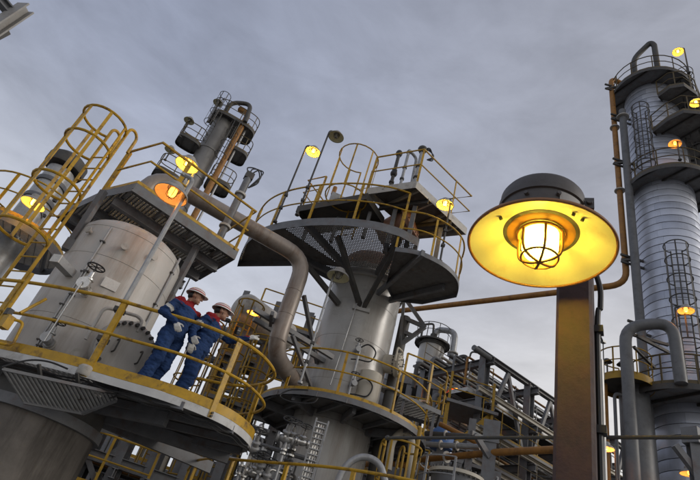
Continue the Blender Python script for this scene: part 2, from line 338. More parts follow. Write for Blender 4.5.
# ------------------------------------------------------------------ builders of repeated kinds
def caged_ladder(label, A, B, z0, z1, ndir, cage0=2.2, m='yellow', r=0.026, hoopR=0.38, hstep=0.9, rung=0.3, group=None, name='caged_ladder', loops=True, nb=5, hooptop=0.0):
    A, B = V((A[0],A[1],0)), V((B[0],B[1],0)); mid = (A+B)/2; t = thing(name, label, 'ladder', (mid.x, mid.y, z0), group)
    nd = V((ndir[0], ndir[1], 0)).normalized(); u = V((0,0,1)); e = (B-A).normalized()
    for P in (A, B):
        pts = [P+u*z0, P+u*z1]
        if loops: pts = [P+u*z0, P+u*(z1-0.02)] + [P+u*(z1+0.13*math.sin(a))-nd*(0.13-0.13*math.cos(a)) for a in [math.pi*k/8 for k in range(0,9)]] + [P+u*(z1-0.35)-nd*0.26]
        MB().tube(pts, r, 8).build('stringer', m, t)
    L = (B-A).length; me = shared('rung|%.2f%s%.3f' % (L, m, r), m, lambda b: b.tube([(0,0,-L/2),(0,0,L/2)], r*0.5, 6))
    z = z0+rung*0.6
    while z < z1-0.5: inst(me, 'rung', t, mid+u*z, rot_to(e)); z += rung
    c = mid+nd*hoopR*0.95; zc = z0+cage0; hs = []
    while zc < z1-0.1: hs.append(zc); zc += hstep
    hs.append(z1-0.05+hooptop)
    th0 = math.degrees(math.atan2(-nd.y, -nd.x))
    # hoop runs from one stringer round the climber to the other
    def hp(a, z): return c+V((math.cos(a), math.sin(a), 0))*hoopR*1.06+u*z
    half = math.asin(min(0.98, L/2/(hoopR*1.06)))
    base = math.radians(th0)
    angs = [base+half+(2*math.pi-2*half)*k/20 for k in range(21)]
    for z in hs: MB().tube([hp(a, z) for a in angs], r*0.85, 6).build('hoop', m, t)
    if len(hs) > 1:
        for k in range(nb):
            a = base+half+(2*math.pi-2*half)*(k+0.7)/(nb+0.4)
            MB().beam(hp(a, hs[0]-0.02), hp(a, hs[-1]+0.02), r*1.9, r*0.6, up=(math.cos(a), math.sin(a), 0)).build('cage_bar', m, t)
    return t
def shade_profile(R):       # reflector dish, lower face first
    return [(R,0),(R*0.93,R*0.16),(R*0.78,R*0.31),(R*0.58,R*0.40),(R*0.42,R*0.44)]
def area_lamp(label, base, top, head, lit=True, R=0.26, power=12, col=AMBER, pole_r=0.025, group='area lamps on poles', clamp=True, m_pole='galv', tilt=0.0, wires=True, name='area_lamp'):
    base, top, head = V(base), V(top), V(head); t = thing(name, label, 'lamp', base, group)
    arm_z = max(head.z+R*0.72, top.z)
    pts = bend([base, V((base.x, base.y, arm_z)), V((head.x, head.y, arm_z)), V((head.x, head.y, arm_z-R*0.1))], 0.12)
    MB().tube(pts, pole_r, 8).build('pole', m_pole, t)
    b = MB(); b.lathe(base+V((0,0,0.01)), [(pole_r*2.2,-0.02),(pole_r*2.2,0.03),(pole_r*1.3,0.05)], 12)
    b.build('pole_base', m_pole, t)
    if clamp:
        for k in (0.55, 1.05): MB().box(base+V((0,0,k)), pole_r*3.6, pole_r*3.2, 0.07).build('pole_clamp', 'darksteel', t)
    h = V(head)
    b = MB(); b.lathe(h, [(R*0.42,R*0.45),(R*0.5,R*0.47),(R*0.5,R*0.72),(R*0.44,R*0.8),(R*0.1,R*0.84)], 18); hs = b.build('lamp_housing', 'shade_out', t)
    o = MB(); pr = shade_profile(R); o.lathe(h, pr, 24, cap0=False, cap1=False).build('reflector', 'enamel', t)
    o = MB(); o.lathe(h, [(R+0.006,-0.004)]+[(r+0.005, z+0.006) for r, z in pr], 24, cap0=False, cap1=False); sh = o.build('lamp_shade', 'shade_out', t)
    MB().torus(h, R+0.002, 0.008, n=24, m=6).build('rim', 'shade_out', sh)
    MB().lathe(h, [(R*0.05,-R*0.12),(R*0.2,-R*0.04),(R*0.24,R*0.15),(R*0.22,R*0.42)], 14).build('bulb', ('bulb_orange' if col[1] < 0.45 else 'bulb_far') if lit else 'globe_off', t)
    if wires:
        for k in range(3):
            a = math.pi*k/3; d = V((math.cos(a), math.sin(a), 0))
            MB().tube([h+d*R*0.32+V((0,0,R*0.42)), h+d*R*0.31, h+d*R*0.16-V((0,0,R*0.18)), h-d*R*0.16-V((0,0,R*0.18)), h-d*R*0.31, h-d*R*0.32+V((0,0,R*0.42))], 0.006, 5).build('guard_wire', 'darksteel', t)
    if lit:
        l = bpy.data.objects.new('lamp_light', bpy.data.lights.new('lamp_light', 'POINT')); COL.objects.link(l)
        l.data.energy = power; l.data.color = col; l.data.shadow_soft_size = 0.05; l.parent = t; l.location = h-base-V((0,0,R*0.14))
    return t
def flange_part(parent, p, d, R, th=0.05, m='flange', bolts=0, n=20):
    d = V(d).normalized(); f = MB().cyl(V(p)-d*th/2, V(p)+d*th/2, R, n=n).build('flange', m, parent)
    if bolts:
        x = d.orthogonal().normalized(); y = d.cross(x); me = bolt_mesh(0.018, th+0.06)
        for k in range(bolts):
            a = 2*math.pi*k/bolts; inst(me, 'bolt', f, V(p)-d*(th/2+0.03)+(x*math.cos(a)+y*math.sin(a))*R*0.86, rot_to(d))
    return f
def pipe(label, pts, r, m='greypipe', rad=None, flanges=(), group=None, n=14, name='pipe', cat='pipe', supports=(), bolts=0):
    pts = [V(p) for p in pts]; t = thing(name, label, cat, pts[0], group)
    bp = bend(pts, rad or r*3) if len(pts) > 2 else pts
    MB().tube(bp, r, n).build('pipe_run', m, t)
    for f in flanges:      # (segment index, fraction)
        i, s = f; p = pts[i].lerp(pts[i+1], s); flange_part(t, p, pts[i+1]-pts[i], r*1.75, max(0.03, r*0.35), bolts=bolts)
    for s in supports: MB().beam(s[0], s[1], s[2], s[2]).build('support', 'steel', t)
    return t
def valve(label, p, s=1.0, axis=(1,0,0), m='chrome', group='hand valves', stem=(0,0,1), name='gate_valve'):
    p = V(p); a = V(axis).normalized(); u = V(stem).normalized(); t = thing(name, label, 'valve', p, group)
    b = MB(); b.lathe(p, [(0.03*s,-0.12*s),(0.06*s,-0.07*s),(0.075*s,0),(0.06*s,0.07*s),(0.03*s,0.12*s)], 14, axis=a); b.build('valve_body', m, t)
    for k in (-1, 1): MB().cyl(p+a*k*0.11*s, p+a*k*0.145*s, 0.085*s, n=16).build('flange', m, t)
    MB().lathe(p, [(0.05*s,0.04*s),(0.055*s,0.1*s),(0.075*s,0.11*s),(0.075*s,0.13*s),(0.04*s,0.15*s),(0.03*s,0.24*s)], 12, axis=u).build('bonnet', m, t)
    MB().cyl(p+u*0.2*s, p+u*0.36*s, 0.012*s, n=8).build('stem', 'darksteel', t)
    w = MB().torus(p+u*0.33*s, 0.12*s, 0.011*s, axis=u, n=24, m=6).build('handwheel', 'black', t)
    x = u.orthogonal().normalized(); y = u.cross(x)
    for k in range(3):
        d = x*math.cos(k*math.pi/3)+y*math.sin(k*math.pi/3); MB().tube([p+u*0.33*s-d*0.12*s, p+u*0.33*s+d*0.12*s], 0.007*s, 5).build('spoke', 'black', w)
    return t
def ring_pts(c, R, a0, a1, n=24):
    return [(c[0]+R*math.sin(math.radians(a0+(a1-a0)*k/n)), c[1]+R*math.cos(math.radians(a0+(a1-a0)*k/n))) for k in range(n+1)]
def platform(label, poly, z, rails=(), m='yellow', deck='deckgrey', rim='steel', rimh=0.16, toe=0.1, h=1.1, step=1.3, r=0.024, postw=0.06, grate=None, holes=(), plate=True, brackets=(), group=None, name='platform', mids=(0.52,), gd=(1,0.4), sp=0.05, cs=0.12, n=8, joists=0, post_drop=0.0, gm='grate', gt=0.010, rbolts=False):
    c = V((sum(p[0] for p in poly)/len(poly), sum(p[1] for p in poly)/len(poly), z)); t = thing(name, label, 'platform', c, group)
    if plate:
        pl = poly if plate is True else plate
        MB().prism(pl, z-0.02, z-0.006).build('deck', deck, t)
    if grate: grating(poly if grate is True else grate, z, t, d=gd, holes=holes, sp=sp, cs=cs, m=gm, t=gt)
    MB().strip(list(poly), z-rimh, z, 0.012, closed=True).build('edge_beam', rim, t)
    if joists:
        for a, b in scan(plate if isinstance(plate, list) and rbolts else poly, (-gd[1], gd[0]), joists, holes): MB().beam((a.x,a.y,z-0.09), (b.x,b.y,z-0.09), 0.06, 0.11).build('joist', rim if rim != 'rim' else 'steel', t)
    for rl in rails: handrail(t, rl, z, h=h, step=step, r=r, m=m, toe=toe, postw=postw, mids=mids, n=n, post_drop=post_drop, bolts=rbolts)
    for p, q, w, hh in brackets: MB().beam(p, q, w, hh).build('bracket', 'steel', t)
    return t
def vessel_head(R, z, s=0.5, n=8):      # profile of a dished end from the shell upwards
    return [(R*math.cos(math.pi/2*k/n)+1e-4*(k == n), z+R*s*math.sin(math.pi/2*k/n)) for k in range(n+1)]
def manway(parent, p, d, R, nb=20, m='shell', neck=0.25, mb='darksteel', bs=1.0):
    p, d = V(p), V(d).normalized(); u = V((0,0,1)); x = d.cross(u).normalized()
    mw = MB().cyl(p-d*neck, p+d*0.05, R*0.78, n=32).cyl(p+d*0.0, p+d*0.07, R, n=40).build('manway', m, parent)
    MB().lathe(p, [(R,0.078),(R,0.135),(R*0.97,0.145),(R*0.6,0.15),(0.001,0.15)], 40, axis=d, cap0=True).build('cover', m, mw)
    me = bolt_mesh(0.030*bs, 0.26*bs, mb)
    for k in range(nb):
        a = 2*math.pi*k/nb; inst(me, 'bolt', mw, p-d*0.05+(x*math.cos(a)+u*math.sin(a))*R*0.9, rot_to(d))
    for k in (-1, 1):
        q = p+d*0.15+x*R*0.42*k
        MB().tube(bend([q-u*0.1, q-u*0.1+d*0.09, q+u*0.1+d*0.09, q+u*0.1], 0.03), 0.013, 6).build('handle', 'darksteel', mw)
    MB().tube(bend([p+d*0.08+x*(R+0.12)-u*0.1, p+d*0.08+x*(R+0.12)+u*(R*0.95), p+d*0.12+x*(R*0.2)+u*(R*1.2), p+d*0.14+u*(R*1.12), p+d*0.14+u*R*0.72], 0.1), 0.028, 8).build('davit', m, mw)
    return mw
# ------------------------------------------------------------------ ground
MB().add([(-300,-300,0),(300,-300,0),(300,400,0),(-300,400,0)], [(0,1,2,3)]).build('ground', 'ground', kind='structure')
# ------------------------------------------------------------------ lamp on its post, close by
LP = AZ(23.82, 1.63, ELZ(37.84, 1.63)); R0 = 0.25
pc = AZ(27.95, 2.03, 0); lz = LP.z
near = thing('lamp_post', 'large round wire guarded lamp glowing yellow on a square brown steel post', 'lamp', pc)
pd = V((-math.sin(math.radians(33.5)), -math.cos(math.radians(33.5)), 0)); px_ = V((math.cos(math.radians(33.5)), -math.sin(math.radians(33.5)), 0)); u = V((0,0,1))
pw = 0.133; b = MB(); hw = pw/2; ch = 0.012
prof = [(-hw+ch,-hw),(hw-ch,-hw),(hw,-hw+ch),(hw,hw-ch),(hw-ch,hw),(-hw+ch,hw),(-hw,hw-ch),(-hw,-hw+ch)]
vs_ = []; 
for z in (0.02, lz+0.40): vs_ += [pc+px_*x-pd*y+u*z for x, y in prof]
b.add(vs_, [tuple(range(7,-1,-1)), tuple(range(8,16))]+[(i,(i+1)%8,8+(i+1)%8,8+i) for i in range(8)]); b.build('post', 'post_brown', near)
MB().obox(pc+u*0.012, px_*0.14, pd*0.14, u*0.012).build('base_plate', 'post_brown', near)
hc = LP+u*R0*0.55
MB().beam(pc+u*(lz+0.30), hc, 0.05, 0.06).build('lamp_arm', 'post_brown', near)
hs = MB().lathe(LP, [(R0*0.50,R0*0.24),(R0*0.585,R0*0.27),(R0*0.6,R0*0.30),(R0*0.6,R0*0.60),(R0*0.63,R0*0.61),(R0*0.63,R0*0.70),(R0*0.61,R0*0.72),(R0*0.605,R0*0.86),(R0*0.57,R0*0.92),(R0*0.50,R0*0.945),(0.001,R0*0.96)], 56).build('lamp_housing', 'housing', near)
toc = V((-LP.x, -LP.y, 0)).normalized(); rgt = V((-toc.y, toc.x, 0))
if rgt.x < 0: rgt = -rgt
lug = LP+rgt*R0*0.64+toc*0.03+u*R0*0.66
MB().obox(lug, rgt*0.016, toc*0.028, u*0.024).build('hinge_lug', 'housing', hs)
MB().tube([lug-toc*0.04, lug+toc*0.04], 0.011, 8).build('hinge_pin', 'housing', hs)
for k in range(4):
    a = math.radians(-60+k*40); d = toc*math.cos(a)+rgt*math.sin(a); inst(bolt_mesh(0.008, 0.014, 'housing'), 'screw', hs, LP+d*R0*0.6+u*R0*0.5, rot_to(d))
# curved rating plate on the housing
b = MB(); vv = []; 
for k in range(9):
    a = math.radians(22+k*4.2); d = toc*math.cos(a)+rgt*math.sin(a)
    for z in (0.40, 0.57): vv.append(LP+d*(R0*0.6+0.0035)+u*R0*z)
b.add(vv, [(2*k,2*k+1,2*k+3,2*k+2) for k in range(8)]).build('rating_plate', 'shade_out', hs)
pr = [(R0*0.985,0.0),(R0*0.93,R0*0.035),(R0*0.85,R0*0.085),(R0*0.74,R0*0.15),(R0*0.62,R0*0.215),(R0*0.50,R0*0.265)]
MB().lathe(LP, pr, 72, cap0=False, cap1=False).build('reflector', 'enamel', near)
sh = MB().lathe(LP, [(R0+0.004,-0.003)]+[(r+0.006, z+0.008) for r, z in pr], 72, cap0=False, cap1=False).build('lamp_shade', 'guard', near)
MB().torus(LP-u*0.001, R0+0.001, 0.0055, n=72, m=8).build('rim', 'guard', sh)
col_ = MB().lathe(LP, [(R0*0.49,R0*0.262),(R0*0.482,R0*0.243),(R0*0.46,R0*0.232),(R0*0.34,R0*0.225),(R0*0.32,R0*0.28)], 40, cap0=False, cap1=False).build('collar', 'collar', near)
for a in (-50, 35, 48): 
    d = toc*math.cos(math.radians(a))+rgt*math.sin(math.radians(a)); inst(bolt_mesh(0.006, 0.012, 'darksteel'), 'rivet', sh, LP+d*R0*0.72+u*(R0*0.15), rot_to(-u-d*0.6))
gR = R0*0.27
MB().lathe(LP, [(0.002,-R0*0.20),(gR*0.45,-R0*0.185),(gR*0.8,-R0*0.13),(gR*0.93,-R0*0.04),(gR*0.95,R0*0.23)], 32, cap0=False, cap1=False).build('glass_globe', 'globe_glass', near)
MB().lathe(LP, [(0.002,-R0*0.10),(R0*0.07,-R0*0.085),(R0*0.105,-R0*0.01),(R0*0.09,R0*0.09),(R0*0.06,R0*0.18),(R0*0.06,R0*0.26)], 20).build('bulb', 'bulb', near)
cg = MB().torus(LP+u*R0*0.20, gR*1.16, 0.006, n=40, m=8).build('guard_cage', 'guard', near)
for k in range(3):
    a = math.radians(18+60*k); d = V((math.cos(a), math.sin(a), 0))
    pts = [LP+d*gR*1.16+u*R0*0.21, LP+d*gR*1.12-u*R0*0.12, LP+d*gR*0.75-u*R0*0.235, LP-u*R0*0.27, LP-d*gR*0.75-u*R0*0.235, LP-d*gR*1.12-u*R0*0.12, LP-d*gR*1.16+u*R0*0.21]
    MB().tube(catmull(pts, 5, closed=False), 0.0052, 6).build('guard_wire', 'guard', cg)
MB().torus(LP-u*R0*0.20, gR*0.93, 0.0042, n=32, m=6).build('guard_ring', 'guard', cg)
l = bpy.data.objects.new('lamp_light', bpy.data.lights.new('lamp_light', 'POINT')); COL.objects.link(l); l.data.energy = 6.0; l.data.color = (1.0, 0.66, 0.03); l.data.shadow_soft_size = 0.035; l.parent = near; l.location = LP-pc-u*R0*0.05
cx_ = pc+px_*(hw+0.010)-pd*0.02
MB().tube(catmull([cx_+u*0.3, cx_+u*1.5, cx_+u*(lz-0.14), cx_+px_*0.014+u*(lz+0.02), cx_+px_*0.010+u*(lz+0.14), pc+px_*0.03+u*(lz+0.30), hc], 8, closed=False), 0.011, 8).build('conduit', 'black', near)
MB().tube([cx_+px_*0.006-pd*0.03+u*0.1, cx_+px_*0.006-pd*0.03+u*(lz-0.2)], 0.011, 8).build('conduit', 'galv', near)
for zz in (ELZ(29.3,2.10), ELZ(20.4,2.10)):
    MB().obox(cx_+u*zz+px_*0.004, px_*0.018, pd*0.02, u*0.014).build('conduit_clamp', 'black', near)
# thin horizontal conduit rod held at the post
zr = ELZ(20.3, 2.17); nrm_ = 2.17*math.cos(math.radians(49-29.9))
def rodp(az): return AZ(az, nrm_/math.cos(math.radians(az-49)), zr)
rod = thing('conduit_rod', 'thin dark horizontal conduit rod clamped across the brown lamp post', 'conduit', rodp(29.9))
MB().tube([rodp(9.5), rodp(43)], 0.0075, 8).build('rod', 'darksteel', rod)
for az in (9.7, 42.5):
    q = rodp(az); MB().tube([q, V((q.x, q.y, 0))], 0.012, 8).build('stanchion', 'darksteel', rod) if az > 40 else MB().sphere(q, 0.012).build('end_cap', 'darksteel', rod)
# small floodlight clamped behind the post
fl = PD(603, 342, 2.14)
ft = thing('junction_box', 'tiny dark junction box on a bracket beside the brown lamp post', 'junction box', fl)
MB().box(fl, 0.02, 0.016, 0.008, 20).build('box_body', 'galv', ft); MB().beam(fl, cx_+u*fl.z, 0.006, 0.006).build('bracket', 'black', ft); MB().tube([fl, fl-u*0.16], 0.0022, 5).build('cable', 'black', ft)
# ------------------------------------------------------------------ left vessel with two platforms
C1 = AZ(-22.8, 10.2); r1 = 0.985; Z1 = 3.7; ZT = 6.36
v1 = thing('process_vessel', 'beige grey upright vessel with bolted manway above streaked concrete skirt', 'vessel', (C1.x, C1.y, 0))
MB().lathe(C1, [(r1+0.16,0),(r1+0.16,0.35),(r1+0.015,0.36),(r1+0.015,Z1-0.62)], 56).build('skirt', 'concrete', v1)
MB().lathe(C1, [(r1+0.012,Z1-0.5),(r1+0.012,Z1-0.05)], 56, cap0=False, cap1=False).build('skirt_collar', 'darksteel', v1)
MB().lathe(C1, [(r1+0.09,Z1-0.62),(r1+0.09,Z1-0.47),(r1-0.02,Z1-0.45)], 56).build('skirt_ring', 'steel', v1)
shl = MB().lathe(C1, [(r1,Z1-0.5),(r1,ZT)]+vessel_head(r1, ZT, 0.42)[1:], 72).build('shell', 'shell', v1)
for z in (4.55, 5.75, ZT-0.02): MB().torus((C1.x,C1.y,z), r1+0.0, 0.006, n=72, m=5).build('weld_seam', 'shell', shl)
toc1 = V((-C1.x,-C1.y,0)).normalized(); rg1 = V((-toc1.y,toc1.x,0)); 
if rg1.x < 0: rg1 = -rg1
def on1(deg, z, off=0): 
    a = math.radians(deg); d = toc1*math.cos(a)+rg1*math.sin(a); return V((C1.x,C1.y,z))+d*(r1+off), d
p = PD(122, 353, 8.98); d = on1(15, 0)[1]; manway(v1, p, d, 0.49, 26, neck=0.55)
# small nozzle stubs
for i, (dg, z) in enumerate([(-16, 4.98), (-18, 4.02), (3, 4.02)]):
    p, d = on1(dg, z, 0.0); nz = MB().cyl(p-d*0.05, p+d*0.16, 0.045, n=12).build('nozzle', 'shell', v1); MB().cyl(p+d*0.12, p+d*0.155, 0.09, n=16).build('flange', 'flange', nz)
for i, (dg, z, s, lb) in enumerate([(-16, 4.98, 1.15, 'shiny gate valve with black handwheel on upper nozzle of beige vessel'), (-18, 4.02, 0.9, 'low gate valve with black handwheel near foot of beige vessel')]):
    p, d = on1(dg, z, 0.30); valve(lb, p, s, axis=d, m='chrome' if i == 0 else 'galv', group=None)
p, d = on1(-16, 4.98, 0.46)
pipe('thin bright tube dropping from the shiny gate valve', [p, p+d*0.05-V((0,0,0.02)), p+d*0.05-V((0,0,1.05))], 0.012, 'chrome', rad=0.03, n=6, name='tube')
# bracket stubs at left
p, d = on1(-42, 5.28, 0); t = thing('pipe_support', 'grey bracket stub with white end on side of beige vessel', 'bracket', p)
MB().beam(p-d*0.05, p+d*0.42, 0.16, 0.13).build('arm', 'galv', t); MB().beam(p+d*0.42, p+d*0.44, 0.17, 0.14).build('end_plate', 'plate_white', t)
# lower platform
def W2(p): return (p.x, p.y)
out1 = [(-6.7,9.6),(-6.2,9.05),(-5.3,8.5),(-4.35,8.12),(-3.35,7.88),(-2.6,7.83),(-1.9,7.80),(-1.34,7.92),(-.92,8.17),(-.65,8.6),(-.56,9.08),(-.78,9.65),(-1.3,10.15),(-2.3,10.5),(-3.3,11.2),(-4.6,11.4),(-5.9,10.9),(-6.5,10.2)]
poly1 = catmull(out1, 7); npt = len(poly1)
plate1 = [p for p in poly1 if p[0] > -3.05]; plate1 = plate1
# order: keep polygon order; split by x
left1 = []
def clip_x(poly, x0, keep_left):
    o = []
    for i in range(len(poly)):
        a, b = poly[i], poly[(i+1) % len(poly)]
        ia, ib = (a[0] < x0) == keep_left, (b[0] < x0) == keep_left
        if ia: o.append(a)
        if ia != ib:
            s = (x0-a[0])/(b[0]-a[0]); o.append((x0, a[1]+(b[1]-a[1])*s))
    return o
i0 = 5; rail1 = poly1[i0:7*13+1]
platform('lower round ended platform with yellow rails round the beige vessel where workers stand', poly1, Z1, rails=[rail1], rim='rim', rimh=0.11, toe=0.14, h=1.12, step=1.75, r=0.029, postw=0.085, plate=clip_x(poly1, -2.95, False), grate=clip_x(poly1, -2.95, True), holes=[(C1.x, C1.y, r1+0.02)], gd=(0.25,1), sp=0.085, cs=0.3, gm='rim', gt=0.035, deck='deckgrey', post_drop=0.10, rbolts=True, joists=0.6,
    brackets=[(on1(a, Z1-0.17, 0)[0], (V((C1.x,C1.y,Z1-0.17))+on1(a, 0)[1]*L), 0.10, 0.2) for a, L in ((-48,1.9),(16,1.6),(45,2.3),(75,3.1),(100,3.2))])
for a, L in ((5,1.45),(75,2.6)):
    p0, d = on1(a, Z1-1.15, 0.0); q = V((C1.x,C1.y,Z1-0.28))+d*L
# ribbed grille panel slung below the platform edge
t = thing('grille_panel', 'ribbed pale grille panel slung under the platform edge below junction box', 'grille', PD(60,388,8.5))
ta, tb, ba, bb_ = PD(3,369,8.42), PD(113,393,8.38), PD(24,402,8.86), PD(97,404,8.72); sv = ba-ta
for k in range(24):
    s = k/23; ln = 0.98 if s < 0.55 else 0.98-0.75*(s-0.55)/0.45
    MB().beam(ta.lerp(tb, s), ta.lerp(tb, s)+sv*ln, 0.03, 0.02).build('slat', 'galv', t)
bb_ = ta.lerp(tb, 0.55)+sv*0.98
MB().beam(ta, tb, 0.04, 0.04).build('frame_bar', 'steel', t); MB().beam(ba, bb_, 0.05, 0.05).build('frame_bar', 'steel', t)
MB().beam(bb_, tb+sv*0.22, 0.05, 0.05).build('frame_bar', 'steel', t)
for s in (0.25, 0.6): MB().beam(ta.lerp(tb, s)+u*0.16, ta.lerp(tb, s)+sv*0.5, 0.05, 0.03).build('hanger', 'darksteel', t)
# blank rating plate, conduit and drain details on the vessel
p, d = on1(-2, 5.3, 0.012); npl = MB(); tx = d.cross(u).normalized(); npl.obox(p, tx*0.13, d*0.006, u*0.09).build('rating_plate', 'plate_white', v1)
for dg, z0, z1, rr in ((-30, 3.75, 6.3, 0.018), (-27.5, 3.75, 5.6, 0.013), (52, 3.75, 6.5, 0.022)):
    p0, d = on1(dg, z0, 0.03); MB().tube([p0, V((p0.x,p0.y,z1))], rr, 8).build('conduit', 'galv', v1)
    for k in range(4): z = z0+(z1-z0)*(k+0.5)/4; MB().obox(V((p0.x,p0.y,z))-d*0.01, d.cross(u).normalized()*0.045, d*0.03, u*0.012).build('conduit_clip', 'darksteel', v1)
for dg, z in ((20, 6.1), (-8, 6.0), (-50, 6.15), (44, 5.0)):
    p0, d = on1(dg, z, 0); nz = MB().cyl(p0-d*0.03, p0+d*0.09, 0.035, n=12).build('nozzle', 'shell', v1); MB().cyl(p0+d*0.07, p0+d*0.095, 0.065, n=12).build('flange', 'flange', nz)
# self closing gate where the ladder meets the platform
g0 = PD(14,300,9.1); t = thing('safety_gate', 'yellow self closing safety gate at foot of the large caged ladder', 'gate', V((g0.x,g0.y,Z1)))
MB().tube([V((g0.x,g0.y,Z1)), V((g0.x,g0.y,Z1+1.15))], 0.03, 8).build('post', 'yellow', t)
MB().box(PD(6,322,9.05), 0.14,0.12,0.2,-30).build('hinge_block', 'yellow', t); MB().box(PD(9,312,9.05), 0.08,0.08,0.1,-30).build('spring', 'darksteel', t)
MB().tube([PD(20,313,9.05), PD(46,299,9.2)], 0.024, 8).build('strut', 'yellow', t); MB().tube(bend([PD(6,318,9.05), PD(24,322,9.0), PD(12,346,9.0), PD(0,343,9.05)], 0.08), 0.022, 8).build('frame', 'yellow', t)
# cables clipped below the platform edge
for k, (o_, zz) in enumerate(((0.06,-0.15),(0.10,-0.19))):
    pts_ = [(p[0]*1.0, p[1]+o_, Z1+zz-0.015*math.sin(i*0.9+k)) for i, p in enumerate(rail1[14:64])]
    t = thing('cable', ['black cable clipped under the white edge of workers platform','second thinner black cable under edge of workers platform'][k], 'cable', pts_[0]); MB().tube(pts_, 0.012-0.003*k, 6).build('cable_run', 'black', t)
# upper platform
Z2 = 7.4
A_, B_ = PZ(137,183,Z2), PZ(238,252,Z2)
poly2 = [W2(PZ(62,210,Z2)), W2(PZ(103,191,Z2)), W2(A_), W2(B_), (-3.0,11.15), (-5.4,11.7)]
platform('upper platform over the beige vessel with yellow rails and lamps', poly2, Z2, rails=[[W2(PZ(103,191,Z2)), W2(A_), W2(B_), (-3.0,11.15)]], rim='steel', rimh=0.2, toe=0.07, h=1.12, step=1.55, r=0.028, postw=0.085, plate=[poly2[2], poly2[3], (-2.35,10.1), (-4.35,8.8)], grate=[poly2[0], poly2[1], poly2[2], (-4.35,8.8), (-2.35,10.1), (-3.0,11.15), (-5.4,11.7)], gd=(0.83,0.56), sp=0.05, cs=0.075, joists=0.7, gt=0.016)
sp_ = thing('platform_support', 'dark steel legs and beams carrying upper platform from beige vessel', 'support frame', (C1.x, C1.y, ZT))
for dg in (-74, 84, 150, 210):
    p, d = on1(dg, ZT-0.45, 0.02); q = V((C1.x,C1.y,Z2-0.2))+d*(r1+0.05)
    MB().beam(p, q, 0.12, 0.1).build('leg', 'steel', sp_); MB().box(p, 0.16, 0.16, 0.22, dg).build('lug', 'steel', sp_)
dAB = (B_-A_).normalized()
for s in (0.55, 1.35, 2.1):
    nn = V((-dAB.y, dAB.x, 0)); a = A_+nn*s; MB().ibeam(V((a.x,a.y,Z2-0.28))-dAB*0.5*s*0.4, V((a.x,a.y,Z2-0.28))+dAB*2.35, 0.12, 0.2).build('beam', 'steel', sp_)
# caged ladder at the left
LA, LB_ = AZ(-30.0, 9.75), AZ(-31.45, 10.1)
caged_ladder('large yellow caged ladder rising from lower platform beside the beige vessel', LA, LB_, Z1, ELZ(35, 9.9), (-0.40,-0.91), cage0=1.9, hoopR=0.40, r=0.031, hstep=1.05, nb=5, hooptop=-0.12)
# lamp on pole standing on the lower rail
pb = PZ(85,372,Z1); D_ = math.hypot(pb.x, pb.y)
hd = PD(171,195,D_-0.05); tp = PD(187,178,D_)
area_lamp('amber lit lamp under pale shade on long pole clamped to lower platform rail', V((pb.x,pb.y,Z1-0.05))+V((pb.x,pb.y,0)).normalized()*-0.06, tp, hd, True, R=0.30, power=6, col=(1,0.30,0.04), pole_r=0.042)
jb = V((pb.x,pb.y,Z1-0.02))-V((pb.x,pb.y,0)).normalized()*0.1
t = thing('junction_box', 'round pale junction box at foot of the long lamp pole', 'junction box', jb)
MB().lathe(jb, [(0.10,-0.07),(0.115,-0.05),(0.115,0.05),(0.09,0.08),(0.03,0.09)], 20).build('box_body', 'flange', t); MB().cyl(jb+V((0,0,0.08)), jb+V((0,0,0.14)), 0.05, n=10).build('gland', 'galv', t)
for lb, pts in (('black cable looping left along platform edge from the junction box', [(68,369),(50,362),(32,360),(15,363),(2,367)]), ('black cable looping right below platform edge from the junction box', [(80,372),(98,374),(112,380),(118,389),(116,396),(110,398)])):
    w3 = [PD(x, y, D_-0.16) for x, y in pts]; tt = thing('cable', lb, 'cable', w3[0]); MB().tube(catmull(w3, 6, closed=False), 0.013, 6).build('cable_run', 'black', tt)
# lamp on the upper platform
hd = PD(187,165,9.75); bs_ = V((hd.x+0.12, hd.y+0.25, Z2))
area_lamp('yellow lit lamp standing above the upper platform of beige vessel', bs_, hd+V((0,0,.2)), hd, True, R=0.25, power=22, pole_r=0.03)
# level gauge on the upper platform
gb = AZ(-15.1, 10.4, Z2); gD = 10.4; gt = PD(246,178,gD)
t = thing('level_gauge', 'slim grey gauge column with curled tubing on corner of upper platform', 'gauge', gb)
MB().tube([gb, V((gb.x,gb.y,gt.z))], 0.085, 14).build('column', 'steel', t)
for k in (0.3, 0.75): MB().cyl(V((gb.x,gb.y,gb.z+(gt.z-gb.z)*k)), V((gb.x,gb.y,gb.z+(gt.z-gb.z)*k+0.05)), 0.13, n=14).build('flange', 'flange', t)
MB().box((gb.x,gb.y,gt.z+0.08), 0.2,0.16,0.18,20).build('head', 'darksteel', t)
for k in range(3): MB().tube(catmull([(gb.x,gb.y,gt.z+0.1),(gb.x-0.12+0.12*k,gb.y,gt.z+0.32),(gb.x+0.12+0.06*k,gb.y+0.05,gt.z+0.38),(gb.x+0.26,gb.y,gt.z+0.1*k),(gb.x+0.1,gb.y,gt.z-0.25)], 6, closed=False), 0.016, 6).build('tubing', 'black', t)
